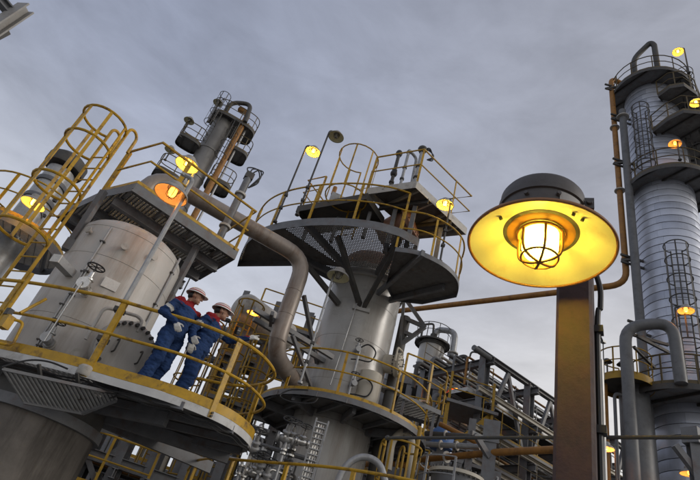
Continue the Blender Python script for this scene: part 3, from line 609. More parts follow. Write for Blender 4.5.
# slim column with a lamp behind the cage
c6 = AZ(-33.0, 15.0); z6 = ELZ(30.2, 15)
t = thing('slim_column', 'slim grey column with dark cap behind the yellow caged ladder', 'column', (c6.x, c6.y, 0))
MB().lathe(c6, [(0.36,0),(0.36,z6-0.5)], 28).build('shell', 'galv', t)
MB().lathe(c6, [(0.52,z6-0.42),(0.54,z6-0.36),(0.54,z6-0.12),(0.4,z6),(0.05,z6+0.06)], 28).build('cap', 'darksteel', t)
for k in (1.0, 1.6, 2.6): MB().lathe(c6, [(0.40,z6-k-0.06),(0.41,z6-k),(0.40,z6-k+0.06)], 28).build('band', 'band', t)
pp = ring_pts((c6.x,c6.y), 1.3, 0, 360, 32)[:-1]
platform('round dark platform on the slim grey column', pp, ELZ(21.5, 15), rails=[ring_pts((c6.x,c6.y), 1.28, 60, 300, 26)], h=1.1, step=1.2, r=0.024, grate=True, plate=False, holes=[(c6.x,c6.y,0.37)], sp=0.08, cs=0.2, joists=0.8, rimh=0.22)
hd = AZ(-33.3, 13.3, ELZ(25.0, 13.3)); bs_ = AZ(-31.9, 14.1, ELZ(21.5, 15))
area_lamp('amber lit lamp glowing behind the bars of caged ladder', bs_, hd, hd, True, R=0.28, power=26, col=(1,0.46,0.05))
# ------------------------------------------------------------------ overhead vapour pipe between the vessels
zb = 9.3
pv = AZ(-4.55, 12.4)
noz_z = 6.52
C2 = AZ(3.75, 14.8); r2 = 1.10
nd2 = (V((pv.x,pv.y,0))-V((C2.x,C2.y,0))).normalized(); ndx = V((-0.93,-0.36,0)).normalized()
nz0 = V((C2.x,C2.y,noz_z))+ndx*(r2-0.05)
bp = pipe('thick brown grey overhead pipe bending down beside the big platform', [V((-5.0,10.72,7.0)), V((-5.0,10.72,zb+0.05)), V((pv.x,pv.y,zb)), V((pv.x,pv.y,noz_z+0.02)), nz0], 0.215, 'bigpipe', rad=0.62, flanges=[(3,0.72),(3,0.80),(1,0.16)], n=26, name='overhead_pipe', bolts=12)
for k, z in ((0, 7.55), (1, 8.25), (2, 6.85)): MB().torus((pv.x,pv.y,z), 0.215, 0.007, n=26, m=5).build('weld_seam', 'bigpipe', bp)
# steel frame that steadies the pipe
t = thing('pipe_guide_frame', 'grey steel guide frame clasping the thick pipe below its bend', 'support frame', V((pv.x,pv.y,7.35)))
for z in (7.35,):
    for dy in (-0.27, 0.27): MB().beam(V((pv.x-0.75,pv.y+dy,z)), V((C2.x-0.5,C2.y-1.0+dy,z)), 0.10, 0.12).build('beam', 'steel', t)
    MB().beam(V((pv.x-0.3,pv.y-0.35,z)), V((pv.x-0.3,pv.y+0.35,z)), 0.08, 0.1).build('cross_bar', 'steel', t)
MB().beam(V((pv.x+0.3,pv.y+0.2,7.2)), V((C2.x-0.75,C2.y-0.9,6.45)), 0.08, 0.09).build('brace', 'steel', t)
MB().beam(V((pv.x+0.25,pv.y+0.3,8.4)), V((C2.x-0.85,C2.y-0.7,7.3)), 0.09, 0.1).build('brace', 'steel', t)
# ------------------------------------------------------------------ second vessel
v2 = thing('process_vessel', 'tall grey shiny vessel carrying the big round grating platform', 'vessel', (C2.x, C2.y, 0))
MB().lathe(C2, [(r2+0.2,0),(r2+0.2,0.4),(r2+0.01,0.42),(r2+0.01,5.85)], 56).build('skirt', 'shell2', v2)
sh2 = MB().lathe(C2, [(r2,5.86),(r2,10.7)], 64).build('shell', 'shell2', v2)
for z in (6.9, 8.2, 9.4): MB().torus((C2.x,C2.y,z), r2, 0.006, n=64, m=5).build('weld_seam', 'shell2', sh2)
MB().lathe(C2, [(r2+0.02,10.2),(r2+0.07,10.22),(r2+0.07,10.28),(r2+0.02,10.3)], 64, cap0=False, cap1=False).build('stiffener_ring', 'shell2', v2)
MB().lathe(C2, [(r2*0.9,10.7),(r2*0.9,11.0)]+[(r*0.9, z) for r, z in vessel_head(r2, 11.0, 0.55)[1:]], 48).build('head', 'copper_head', v2)
toc2 = V((-C2.x,-C2.y,0)).normalized(); rg2 = V((-toc2.y,toc2.x,0))
if rg2.x < 0: rg2 = -rg2
def on2(deg, z, off=0):
    a = math.radians(deg); d = toc2*math.cos(a)+rg2*math.sin(a); return V((C2.x,C2.y,z))+d*(r2+off), d
p, d = on2(70, ELZ(24.2, 14.2), 0.30); manway(v2, p, d, 0.34, 18, m='cream', neck=0.4, bs=0.8)
p, d = on2(38, 6.75, 0.0); MB().tube([p+V((0,0,-0.45)), p+d*0.0+V((0,0,0.6))], 0.32, 20).build('side_drum', 'cream', v2)
# copper coloured head beside it with bolted flange, under the top platform
p = PD(412, 222, 12.6); d = V((0.75,-0.55,0.35)).normalized()
t = thing('blind_flange_nozzle', 'rusty orange bolted head under the topmost platform', 'vessel', p)
MB().lathe(p-d*0.55, [(0.34,-0.5),(0.40,0),(0.40,0.42)], 28, axis=d).build('neck', 'copper_head', t); f_ = MB().lathe(p, [(0.50,-0.12),(0.50,0.0),(0.46,0.03),(0.001,0.06)], 32, axis=d).build('flange', 'copper_head', t)
x_ = d.orthogonal().normalized(); y_ = d.cross(x_)
for k in range(18): inst(bolt_mesh(0.024, 0.2), 'bolt', f_, p-d*0.16+(x_*math.cos(k*math.pi/9)+y_*math.sin(k*math.pi/9))*0.46, rot_to(d))
ZL2 = 6.05
cL = (1.2, 14.7); pl2 = ring_pts(cL, 2.3, 0, 360, 48)[:-1]
platform('lower ring platform with yellow rails round the tall grey shiny vessel', pl2, ZL2, rails=[ring_pts(cL, 2.28, 85, 262, 40)], rim='steel', rimh=0.14, toe=0.08, h=1.1, step=1.35, r=0.024, postw=0.06, deck='deckgrey',
    joists=0.6, brackets=[(on2(a, ZL2-0.14, 0)[0], V((C2.x,C2.y,ZL2-0.14))+on2(a,0)[1]*2.1, 0.09, 0.2) for a in (-70,-30,12,55,95)])
MB()
# small raised landing at the right of the ring platform
q0 = [(2.35,13.2),(3.55,13.6),(3.75,14.6),(2.5,14.6)]
platform('small raised landing with yellow rails at side of ring platform', q0, ZL2+0.8, rails=[[(2.35,13.2),(3.0,13.32),(3.55,13.6),(3.78,14.1),(3.75,14.6)]], h=1.1, step=0.8, r=0.024, toe=0.0, grate=True, plate=False, rimh=0.12)
t = thing('platform_support', 'short steel legs under the small raised landing', 'support frame', (3.0,13.9,ZL2))
for x, y in [(2.5,13.35),(3.4,13.65),(2.6,14.5)]: MB().beam((x,y,ZL2), (x,y,ZL2+0.68), 0.07, 0.07).build('leg', 'steel', t)
# main upper platform: bar grating with radial beams
Z3 = 10.5
rim3 = [PZ(x, y, Z3) for x, y in [(240,260),(246,243),(257,231),(278,223),(306,219),(324,218),(341,218),(360,219.5),(382,223),(402,229)]]
rim3s = catmull([W2(p) for p in rim3], 5, closed=False)
poly3 = rim3s + [(1.75,11.6),(2.05,13.0),(2.0,14.6),(-0.1,14.7),(-1.2,14.3)]
br = []
for i in (2, 4, 9):
    e = rim3[i]; e = V((e.x,e.y,Z3-0.13)); d = (e-V((C2.x,C2.y,Z3-0.13))).normalized(); s_ = V((C2.x,C2.y,Z3-0.13))+d*(r2-0.02)
    br.append((s_, e-d*0.03, 0.12, 0.2))
platform('big round grating platform high on the tall grey vessel', poly3, Z3, rails=[rim3s], rim='steel', rimh=0.26, toe=0.0, h=1.3, step=1.35, r=0.026, postw=0.06, plate=False, grate=True, holes=[(C2.x,C2.y,r2+0.03)], gd=(0.35,1), sp=0.05, cs=0.075, gt=0.016, brackets=br, mids=(0.5,))
b = MB(); 
pp = [W2(rim3[0]), W2(rim3[1]), W2(rim3[2]), W2(rim3[3]), (C2.x-0.9,C2.y-0.75), (-1.1,14.35)]
t = thing('floor_plate', 'dark solid plate under left side of big round grating platform', 'plate', (rim3[1].x, rim3[1].y, Z3-0.05)); b.prism([(p[0]*0.985, p[1]) for p in pp], Z3-0.06, Z3-0.045); b.build('plate', 'deckgrey', t)
# knee braces
t = thing('platform_support', 'dark diagonal braces under the big round grating platform', 'brace', (C2.x, C2.y, 8.2))
pv_ = V((C2.x,C2.y,0))
for (x, y), deg in (((338,236),-4), ((400,240),2), ((290,244),-38), ((372,280),3)):
    if (x, y) == (372,280): continue
    q = PZ(x, y, Z3-0.22); p, d = on2(deg, 9.15, 0.02); MB().beam(p, q, 0.12, 0.14).build('brace', 'darksteel', t)
p, d = on2(-1, 9.15, 0.0); MB().box(p, 0.5, 0.12, 0.3, -3.75).build('lug', 'shell2', t)
# lower lobe at right
ZLb = 9.9
lob = [PZ(x, y, ZLb) for x, y in [(396,247),(420,251),(443,262),(456,274),(459,284),(457,293)]]
lobs = catmull([W2(p) for p in lob], 5, closed=False)
polyL = lobs + [(2.55,13.6),(1.75,13.9),(1.35,13.2)]
platform('half round side platform below the big grating platform with one lamp', polyL, ZLb, rails=[lobs], rim='steel', rimh=0.14, toe=0.0, h=1.25, step=0.95, r=0.025, deck='deckgrey', plate=True, brackets=[(on2(a, ZLb-0.13, -0.05)[0], V((C2.x,C2.y,ZLb-0.13))+on2(a,0)[1]*L, 0.1, 0.18) for a, L in ((18,3.7),(42,3.0))])
# topmost platform
Z4 = 12.15
Q1, Q2, Q3 = PZ(368,188,Z4), PZ(417,181,Z4), PZ(467,228,Z4); Q4 = Q1+Q3-Q2
poly4 = [W2(q) for q in (Q1,Q2,Q3,Q4)]
platform('topmost rectangular platform with pale edge and yellow rails', poly4, Z4, rails=[[W2(Q1),W2(Q2),W2(Q3),W2(Q3.lerp(Q4,0.5))]], rim='flange', rimh=0.26, toe=0.0, h=1.3, step=1.45, r=0.026, deck='deckgrey', joists=0.6, gd=(0.83,0.56))
t = thing('platform_support', 'dark legs and beams carrying topmost platform above big grating platform', 'support frame', (Q4.x, Q4.y, Z3))
for q in (Q1.lerp(Q3,0.3), Q2.lerp(Q4,0.28), Q3.lerp(Q1,0.25), Q4): MB().beam((q.x,q.y,Z3-0.3 if q is not Q3 else ZLb), (q.x,q.y,Z4-0.25), 0.12, 0.12).build('leg', 'steel', t)
for s in (0.25, 0.7): MB().ibeam(V((*W2(Q1.lerp(Q4,s)),Z4-0.32)), V((*W2(Q2.lerp(Q3,s)),Z4-0.32)), 0.1, 0.16).build('beam', 'darksteel', t)
# landing at the left of the topmost platform
Z5 = 11.65
E1, E2 = PZ(298,206,Z5), PZ(368,193,Z5); dE = (E2-E1).normalized(); nE = V((-dE.y,dE.x,0)); 
if nE.y < 0: nE = -nE
poly5 = [W2(E1),W2(E2),W2(E2+nE*1.1),W2(E1+nE*1.1)]
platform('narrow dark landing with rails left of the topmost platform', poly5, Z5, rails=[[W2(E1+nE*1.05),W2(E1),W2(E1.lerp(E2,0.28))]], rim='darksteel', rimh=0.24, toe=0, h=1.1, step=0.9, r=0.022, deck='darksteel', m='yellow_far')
t = thing('platform_support', 'dark legs under the narrow landing beside caged ladder', 'support frame', (E1.x, E1.y, Z3))
for s in (0.06, 0.5, 0.94): q = E1.lerp(E2, s)+nE*0.55; MB().beam((q.x,q.y,Z3-0.02), (q.x,q.y,Z5-0.22), 0.09, 0.09).build('leg', 'steel', t)
# cage on the landing
hA = E1.lerp(E2, 0.62)+nE*0.55; hB = hA+dE*0.42
caged_ladder('yellow caged ladder between the landing and the topmost platform', hA, hB, Z3, 13.2, -nE, cage0=1.1, hoopR=0.58, r=0.024, hstep=2.2, loops=False, hooptop=0.1, nb=6)
# equipment standing on the top platform
for i, (x, y0, y1, rr, lb) in enumerate([(386,190,152,0.055,'dark slim valve stack standing on topmost platform'), (397,186,150,0.045,'grey bent riser standing on topmost platform beside valve stack'), (412,184,150,0.06,'grey instrument column at corner of the topmost platform')]):
    p = PZ(x, y0, Z4)+V((0.12,0.42,0)); D5 = math.hypot(p.x,p.y); tp = PD(x+7, y1, D5)
    t = thing('instrument_column', lb, 'instrument', V((p.x,p.y,Z4)))
    MB().tube([V((p.x,p.y,Z4-0.01)), V((p.x,p.y,tp.z))], rr, 12).build('column', 'galv' if i else 'darksteel', t)
    for k in (0.35, 0.6, 0.95): MB().cyl(V((p.x,p.y,Z4+(tp.z-Z4)*k)), V((p.x,p.y,Z4+(tp.z-Z4)*k+0.06)), rr*1.5, n=12).build('flange', 'darksteel', t)
    if i == 0:
        for k in (0.55, 1.0): MB().sphere((p.x,p.y,Z4+(tp.z-Z4)*k), 0.11, sz=1.2).build('actuator', 'black', t)
    if i == 1: MB().tube(bend([(p.x,p.y,tp.z-0.05),(p.x,p.y,tp.z+0.05),(p.x+0.3,p.y+0.1,tp.z-0.1),(p.x+0.35,p.y+0.1,Z4)], 0.15), 0.05, 8).build('bend', 'galv', t)
    if i == 2:
        MB().sphere((p.x,p.y,tp.z+0.05), 0.15, sz=0.8).build('head', 'darksteel', t)
        for k in range(3): MB().tube(catmull([(p.x,p.y,tp.z),(p.x+0.2,p.y-0.05*k,tp.z+0.08),(p.x+0.38,p.y,tp.z-0.1-0.08*k),(p.x+0.2,p.y,tp.z-0.32)], 5, closed=False), 0.018, 6).build('tubing', 'black', t)
# red hose reel and chair-like box on the landing
p = E1.lerp(E2, 0.36)+nE*0.5
t = thing('hose_box', 'small orange capped box on the narrow landing', 'box', V((p.x,p.y,Z5)))
MB().box((p.x,p.y,Z5+0.35), 0.3,0.25,0.7,10).build('box_body', 'galv', t); MB().cyl((p.x-0.1,p.y,Z5+0.7), (p.x-0.1,p.y,Z5+1.0), 0.07, n=10).build('cap', 'brownpipe', t); MB().box((p.x+0.22,p.y-0.1,Z5+0.5), 0.22,0.2,0.16,10).build('lid', 'rim', t)
# lamps on the second vessel's platforms
for lb, (bx, by), (tx, ty), (hx, hy), z, lit, pw_, c_ in [
    ('amber lit lamp on tall pole at left edge of big grating platform', (275,222), (306,145), (313,152), Z3, True, 22, AMBER),
    ('unlit dark lamp on tall pole above the narrow landing', (297,215), (329,133), (336,137), Z3, False, 0, AMBER),
    ('amber lit lamp on short pole at the half round side platform', (440,262), (455,200), (445,205), ZLb, True, 22, AMBER),
    ('unlit pale lamp on pole at rail of lower ring platform', (300,383), (336,275), (338,277), ZL2, False, 0, AMBER)]:
    bb = PZ(bx, by, z); Db = math.hypot(bb.x, bb.y); hd = PD(hx, hy, Db-(0.12 if hx == 338 else 0))
    area_lamp(lb, bb, PD(tx, ty, Db), hd, lit, R=0.245 if hx != 338 else 0.30, power=pw_, col=c_, pole_r=0.028, m_pole='darksteel' if hx != 338 else 'galv')
# downcomer pipes and bracket frame at right of the vessel
pA = AZ(9.0, 14.9); pipe('dark vertical downcomer pipe along right side of tall grey vessel', [V((pA.x,pA.y,9.8)), V((pA.x,pA.y,0.2))], 0.16, 'darksteel', flanges=[(0,0.25),(0,0.6)])
t = thing('bracket_frame', 'triangular steel bracket jutting from right side of tall grey vessel', 'bracket', AZ(9.3, 14.9, 8.6))
b0, b1, b2 = PD(404,297,14.8), PD(425,327,14.6), PD(400,345,14.8)
for a, c in ((b0,b1),(b1,b2),(PD(404,318,14.8),b1),(PD(404,332,14.8),PD(413,336,14.7)),(PD(404,300,14.8),b2)): MB().beam(a, c, 0.09, 0.11).build('bar', 'steel', t)
# little valves on the vessel
for i, (x, y, lb) in enumerate([(357,350,'small valve with looped tubing midway up the tall grey vessel'), (353,384,'small valve on deck of lower ring platform by the grey vessel')]):
    p = PD(x, y, 13.55); valve(lb, p, 0.9, axis=(0.2,-1,0), m='galv', group=None)
    tt = thing('tubing_loop', ['black tubing loop beside the valve midway up grey vessel','black tubing loop lying on the lower ring platform'][i], 'tubing', p)
    MB().tube(catmull([p, p+V((0.25,-0.05,0.22)), p+V((0.5,0,0.1)), p+V((0.42,0,-0.2)), p+V((0.1,0,-0.25)), p+V((-0.1,0,-0.3))], 7, closed=False), 0.02, 6).build('loop', 'black', tt)
pipe('thin pale conduit running down the front of tall grey vessel', [PD(357,303,13.6), PD(330,385,13.6)], 0.018, 'galv', n=6, name='conduit', cat='conduit')
p = PD(361,345,13.55); pipe('slim vertical pipe strapped to front of tall grey vessel', [p, V((p.x,p.y,ZL2))], 0.035, 'galv', n=8)
t = thing('cable', 'black cable loop under the foot of the unlit pale lamp pole', 'cable', PD(285,398,12.5)); MB().tube(catmull([PD(x, y, 12.48) for x, y in [(308,390),(290,390),(280,396),(292,402),(312,403),(318,398)]], 6, closed=False), 0.018, 6).build('cable_run', 'black', t)
# ------------------------------------------------------------------ clad column at the right
C4 = AZ(37.9, 24.0); r4 = 1.40; ZP1, ZP2, ZP3 = 31.0, 23.2, 11.6; H4 = ZP1-0.25
v4 = thing('distillation_column', 'very tall silver clad column with ringed cladding and side platforms', 'column', (C4.x, C4.y, 0))
MB().lathe(C4, [(r4-0.03,0),(r4-0.03,H4)]+vessel_head(r4-0.03, H4, 0.4)[1:], 48).build('shell', 'band', v4)
zc = 0.3; k = 0; toc4 = math.degrees(math.atan2(-C4.y, -C4.x)); nsheet = 0
cmesh = {}
while zc < H4-0.1:
    hh = 0.42
    ns = 5
    for j in range(ns):
        a0 = j*72+(k % 2)*9
        mid_a = (a0+36-toc4+180) % 360-180
        if abs(mid_a) > 112: continue
        rr = r4+random.choice((0,0.004,0.008)); key = (round(rr-r4,3), random.random() < 0.35)
        if key not in cmesh:
            bm_ = MB(); h2 = hh-0.018
            n_ = 14; 
            prf = [(rr-0.004,0.0),(rr+0.008,0.006),(rr+0.008,0.030),(rr,0.036),(rr,h2-0.01),(rr-0.006,h2)]
            bm_.lathe((0,0,0), prf, n_, a0=0.08, a1=71.92, cap0=False, cap1=False); cmesh[key] = bm_.mesh('cladding_sheet', 'clad_b' if key[1] else 'clad', ang=50)
        inst(cmesh[key], 'cladding_sheet', v4, V((C4.x,C4.y,zc)), (0,0,math.radians(a0))); nsheet += 1
    zc += hh; k += 1
def plat4(label, az, D, z, R, a0, a1, lad=None, holes=True, **kw):
    c = AZ(az, D); pts = ring_pts((c.x,c.y), R, 0, 360, 36)[:-1]
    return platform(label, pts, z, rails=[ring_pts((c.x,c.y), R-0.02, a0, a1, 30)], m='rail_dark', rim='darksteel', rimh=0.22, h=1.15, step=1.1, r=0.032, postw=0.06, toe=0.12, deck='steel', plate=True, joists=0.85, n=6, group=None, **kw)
plat4('top ring platform with rails on the silver clad column', 38.0, 23.7, ZP1, 2.12, 0, 360)
plat4('middle ring platform with rails on the silver clad column', 38.7, 23.6, ZP2, 2.0, 60, 330)
plat4('low ring platform with rails on the silver clad column by bent pipe', 37.4, 23.0, ZP3, 2.05, 40, 330)
def fan4(label, pts, z, rail=None):
    poly = [W2(AZ(a, D)) for a, D in pts]
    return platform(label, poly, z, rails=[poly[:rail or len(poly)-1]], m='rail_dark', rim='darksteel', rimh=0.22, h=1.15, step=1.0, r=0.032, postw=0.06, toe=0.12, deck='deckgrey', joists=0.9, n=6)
fan4('fan shaped dark platform just below top of silver clad column', [(38.9,22.3),(40.5,21.9),(42.2,22.0),(43.4,22.8),(43.8,24.2),(43.2,25.8),(41.8,25.9),(41.3,24.8)], 29.4)
fan4('fan shaped dark platform in upper part of silver clad column', [(37.7,22.3),(39.6,21.7),(41.6,21.4),(43.6,21.8),(45.4,22.9),(46,25),(44.2,27),(42.3,26.9),(41.3,25.2)], 26.6)
l1 = AZ(36.0, 22.35); l2 = AZ(37.1, 22.35)
caged_ladder('dark caged ladder up front of silver clad column between ring platforms', l1, l2, ZP2, ELZ(50.2,22.2), (-C4.x,-C4.y), cage0=0.6, m='darksteel', r=0.03, hoopR=0.4, hstep=1.0, loops=False)
l1 = AZ(38.0, 22.35); l2 = AZ(39.1, 22.4)
caged_ladder('dark caged ladder on silver clad column above low ring platform', l1, l2, ZP3, ELZ(37.3,22.2), (-C4.x*0.6-0.2,-C4.y*0.6), cage0=2.1, m='darksteel', r=0.03, hoopR=0.45, hstep=1.0, loops=False)
l1 = AZ(41.3, 23.3); l2 = AZ(41.9, 23.5)
caged_ladder('dark caged ladder rising to top platform beside silver clad column', l1, l2, ZP2+0.2, ZP1+1.1, (0.6,-0.8), cage0=2.2, m='darksteel', r=0.028, hoopR=0.4, hstep=1.2, loops=False)
zt4 = ZP1
p0, p1_, p2_ = PD(634,66,22.1), PD(650,43,22.1), PD(657,64,22.1); pipe('dark curved vent pipe arching over top of silver clad column', [V((p0.x,p0.y,zt4)), p0+u*0.7, p1_, V((p2_.x,p2_.y,p1_.z-0.3)), V((p2_.x,p2_.y,zt4))], 0.16, 'darksteel', rad=0.6)
# risers beside the column
zr_ = ELZ(34.2, 23); prt = AZ(33.35, 22.9)
d44 = 22.9*math.cos(math.radians(44-33.35))
def l44(az): return AZ(az, d44/math.cos(math.radians(az-44)), zr_)
ptop = ELZ(53.4,22.9)
pipe('long rusty orange pipe climbing the silver clad column then running level', [AZ(34.9,23.0,ptop-0.2)+V((0.2,0.3,0)), V((prt.x-0.15,prt.y,ptop)), V((prt.x,prt.y,zr_)), l44(1.0)], 0.145, 'brownpipe', rad=0.75, n=14, flanges=[(1,0.3),(1,0.62)], name='riser_pipe')
pg = AZ(34.35, 22.6); pipe('dark grey riser pipe close along silver clad column', [V((pg.x-0.05,pg.y,ELZ(50.4,22.6))), V((pg.x+0.1,pg.y+0.05,0.1))], 0.19, 'greypipe', n=14, flanges=[(0,0.02)], name='riser_pipe')
for i, (x, y) in enumerate([(611,88),(617,118),(619,163),(627,260),(634,327)]):
    p = PD(x, y, 22.7); t = thing('pipe_bracket', ['dark bracket tying riser pipes just below top ring platform','dark bracket on riser pipes beside upper caged ladder','dark bracket on riser pipes level with middle ring platform','dark bracket near the bend of the rusty orange pipe','dark bracket on grey riser above arch of the bent pipe'][i], 'bracket', p)
    e = V((C4.x,C4.y,p.z))-p; e = e.normalized()
    q = PD(x-6, y-1, 22.5)
    for dz in (-0.2, 0.2): MB().beam(V((q.x,q.y,p.z+dz)), p+e*1.0+V((0,0,dz)), 0.08, 0.1).build('arm', 'darksteel', t)
    MB().box(p+V((0,0,0)), 0.5,0.12,0.12, -30).build('clamp', 'darksteel', t)
# bent U pipe in front
g0 = PD(629,400,20.5); zU = PD(645,322,20.5).z; g1 = PD(672,318,20.8)
pipe('dark grey bent pipe arching in front of silver clad column', [V((g0.x,g0.y,0.1)), V((g0.x,g0.y,zU-0.2)), V((g1.x,g1.y,zU+0.15)), V((g1.x+0.05,g1.y,ZP3-0.1))], 0.215, 'greypipe', rad=0.7, n=18, flanges=[(0,0.5)], name='bent_pipe')
t = thing('pipe_bracket', 'dark triangular bracket under arch of the bent grey pipe', 'bracket', PD(655,350,21.3))
for a, c in (((627,333),(668,345)),((637,336),(668,352)),((634,347),(655,368))): MB().beam(PD(*a,20.6), PD(*c,21.9), 0.09, 0.11).build('bar', 'darksteel', t)
# lamps on the column
for lb, (hx, hy), (bx, by), D, lit, c_ in [
    ('small amber lamp on thin pole at top of silver clad column', (678,52), (689,73), 22.6, True, AMBER),
    ('small amber lamp beside the fan platform of silver clad column', (696,103), (706,135), 22.2, True, AMBER),
    ('small orange lamp glowing under fan platform on silver cladding', (675,144), (680,160), 21.7, True, (1,0.3,0.04)),
    ('small orange lamp above the low ring platform on silver cladding', (686,311), (683,372), 21.2, True, (1,0.34,0.05)),
    ('small orange lamp low on the silver clad column by right column', (690,474), (697,500), 21.0, True, (1,0.34,0.05))]:
    hd = PD(hx, hy, D); bb = PD(bx, by, D)
    area_lamp(lb, V((bb.x,bb.y,bb.z)), hd, hd, lit, R=0.30, power=9, col=c_, pole_r=0.04, m_pole='darksteel', clamp=False, wires=False, group=None)
# smaller vessel in front of the column foot
C5 = AZ(33.3, 22.0); r5 = 0.53; z5 = ELZ(25.2, 21.8)
v5 = thing('slim_vessel', 'slim dull grey vessel beside foot of silver clad column', 'vessel', (C5.x,C5.y,0))
MB().lathe(C5, [(r5,0),(r5,z5)]+vessel_head(r5,z5,0.5)[1:], 32).build('shell', 'greypipe', v5)
for k in (2.2,4.6,7.0): MB().lathe(C5, [(r5+0.005,k),(r5+0.03,k+0.01),(r5+0.03,k+0.12),(r5+0.005,k+0.13)], 32, cap0=False, cap1=False).build('band', 'brownpipe', v5)
c_ = AZ(32.6, 21.6); pts = ring_pts((c_.x,c_.y), 0.98, 0, 360, 24)[:-1]
platform('small ochre platform on top of the slim dull grey vessel', pts, z5-0.1, rails=[ring_pts((c_.x,c_.y), 0.96, 90, 380, 20)], m='yellow_far', rim='yellow_far', rimh=0.2, deck='darksteel', step=0.8, r=0.026, postw=0.05, n=6)
pb2 = AZ(30.63, 21.3); pipe('rusty orange vertical pipe under the small ochre platform', [V((pb2.x,pb2.y,z5-0.3)), V((pb2.x,pb2.y,0.1))], 0.12, 'brownpipe')
pb2 = AZ(31.55, 21.0); pipe('thin grey hooked pipe beside the rusty vertical pipe', [V((pb2.x+0.5,pb2.y,z5-0.75)),V((pb2.x,pb2.y,z5-0.75)), V((pb2.x,pb2.y,0.1))], 0.06, 'greypipe', rad=0.2)
for i, (x, y) in enumerate([(607,362),(622,365)]):
    p = PD(x, y, 21.3); t = thing('area_lamp', 'tiny unlit lamp head on mast above small ochre platform', 'lamp', V((p.x,p.y,z5)), 'tiny masts on the ochre platform')
    MB().tube([V((p.x,p.y,z5-0.1)), p], 0.03, 6).build('pole', 'darksteel', t); MB().lathe(p, [(0.2,0),(0.1,0.12),(0.02,0.16)], 12).build('lamp_shade', 'darksteel', t)
hd = PD(606,449,19); area_lamp('small pinkish orange lamp behind the brown lamp post near ground', V((hd.x+0.3,hd.y,0)), hd, hd, True, R=0.26, power=14, col=(1,0.36,0.1), pole_r=0.03, m_pole='darksteel', wires=False, clamp=False, group=None)
# ------------------------------------------------------------------ far column at the left
C3 = AZ(-21.1, 31.0); r3 = 0.70; H3 = ELZ(41.4, 31)
v3 = thing('distant_column', 'distant dark grey column with many platforms behind upper lamps', 'column', (C3.x,C3.y,0))
MB().lathe(C3, [(r3,0),(r3,H3)]+vessel_head(r3,H3,0.5)[1:], 32).build('shell', 'tower3', v3)
for z in (18, 20.5, 23, 25.5): MB().lathe(C3, [(r3,z),(r3+0.04,z+0.02),(r3+0.04,z+0.14),(r3,z+0.16)], 32, cap0=False, cap1=False).build('band', 'tower3', v3)
def plat3(label, az0, az1, D0, D1, el, **kw):
    z = ELZ(el, (D0+D1)/2); ca, cb_ = (az0+az1)/2, (D0+D1)/2; poly = []
    for k in range(28):
        a = 2*math.pi*k/28; sx, sy = math.cos(a), math.sin(a); poly.append(W2(AZ(ca+(az1-az0)/2*math.copysign(abs(sx)**0.55, sx), cb_+(D1-D0)/2*math.copysign(abs(sy)**0.55, sy))))
    return platform(label, poly, z, rails=[poly+[poly[0]]], m='rail_dark', rim='darksteel', rimh=0.2, deck='deckgrey', h=1.2, step=1.0, r=0.032, postw=0.06, toe=0.1, n=6, joists=0.8)
plat3('top platform with rails on the distant dark column', -22.9, -16.9, 29.9, 32.0, 41.2)
plat3('right side platform second from top of distant dark column', -19.2, -16.4, 30.2, 31.8, 38.9)
plat3('right side platform low on the distant dark column', -19.6, -16.5, 30.2, 31.8, 35.2)
plat3('left side platform high on the distant dark column', -25.1, -22.2, 30.2, 31.6, 37.6)
plat3('left side platform lower on the distant dark column', -25.4, -22.2, 30.2, 31.6, 33.6)
a_ = AZ(-18.85, 30.2); pipe('rusty orange pipe climbing the distant dark column', [AZ(-20.2,30.6,ELZ(43.2,30.5)), V((a_.x,a_.y,ELZ(43.2,30.2))), V((a_.x,a_.y,0.1))], 0.20, 'brownpipe', rad=0.5, name='riser_pipe')
a_ = AZ(-18.2, 30.4); pipe('thin grey pipe beside rusty pipe on distant dark column', [V((a_.x,a_.y,ELZ(42.5,30.2))), V((a_.x,a_.y,0.1))], 0.08, 'galv', name='riser_pipe')
a_ = AZ(-21.6, 30.4, ELZ(41.2,31)); pipe('dark looped vent pipe on top of distant dark column', [a_, a_+V((0,0,1.5)), a_+V((1.4,0,1.9)), a_+V((1.6,0,0))], 0.16, 'darksteel', rad=0.6)
for i, (a0, e0, e1) in enumerate([(-22.6,37.6,41.5),(-19.5,35.2,39.6)]):
    p, q = AZ(a0, 30.05), AZ(a0+0.75, 30.05)
    caged_ladder(['dark caged ladder left of distant dark column','dark caged ladder right of distant dark column'][i], p, q, ELZ(e0,31), ELZ(e1,31)+0.9, (-0.3,-1), cage0=1.5, m='darksteel', r=0.028, hoopR=0.38, hstep=1.1, loops=False, name='caged_ladder')
for lb, (hx, hy), (bx, by) in [('unlit lamp on mast at left platform of distant column',(189,121),(180,137)), ('unlit lamp on mast above top of distant column',(218,103),(208,122)), ('unlit lamp low at left of distant column', (170,150),(165,160))]:
    hd, bb = PD(hx, hy, 30.4), PD(bx, by, 30.4)
    area_lamp(lb, bb, hd, hd, False, R=0.36, power=0, pole_r=0.045, m_pole='darksteel', clamp=False, wires=False, group=None)
# steel corner seen at the top left
t = thing('steel_frame', 'grey steel beam end joining a dark strut high against the sky', 'beam', PD(10,20,6))
MB().ibeam(PD(-30,45,6), PD(26,8,6), 0.16, 0.12).build('beam', 'shade_out', t)
MB().ibeam(PD(-10,-12,6.1), PD(11,13,6.05), 0.1, 0.1).build('strut', 'steel', t)
MB().beam(PD(-30,52,6), PD(8,32,6), 0.05, 0.05).build('flat_bar', 'darksteel', t)
MB().beam(PD(-30,45,6), V((*W2(PD(-30,45,6)),0)), 0.16, 0.16).build('column', 'steel', t)
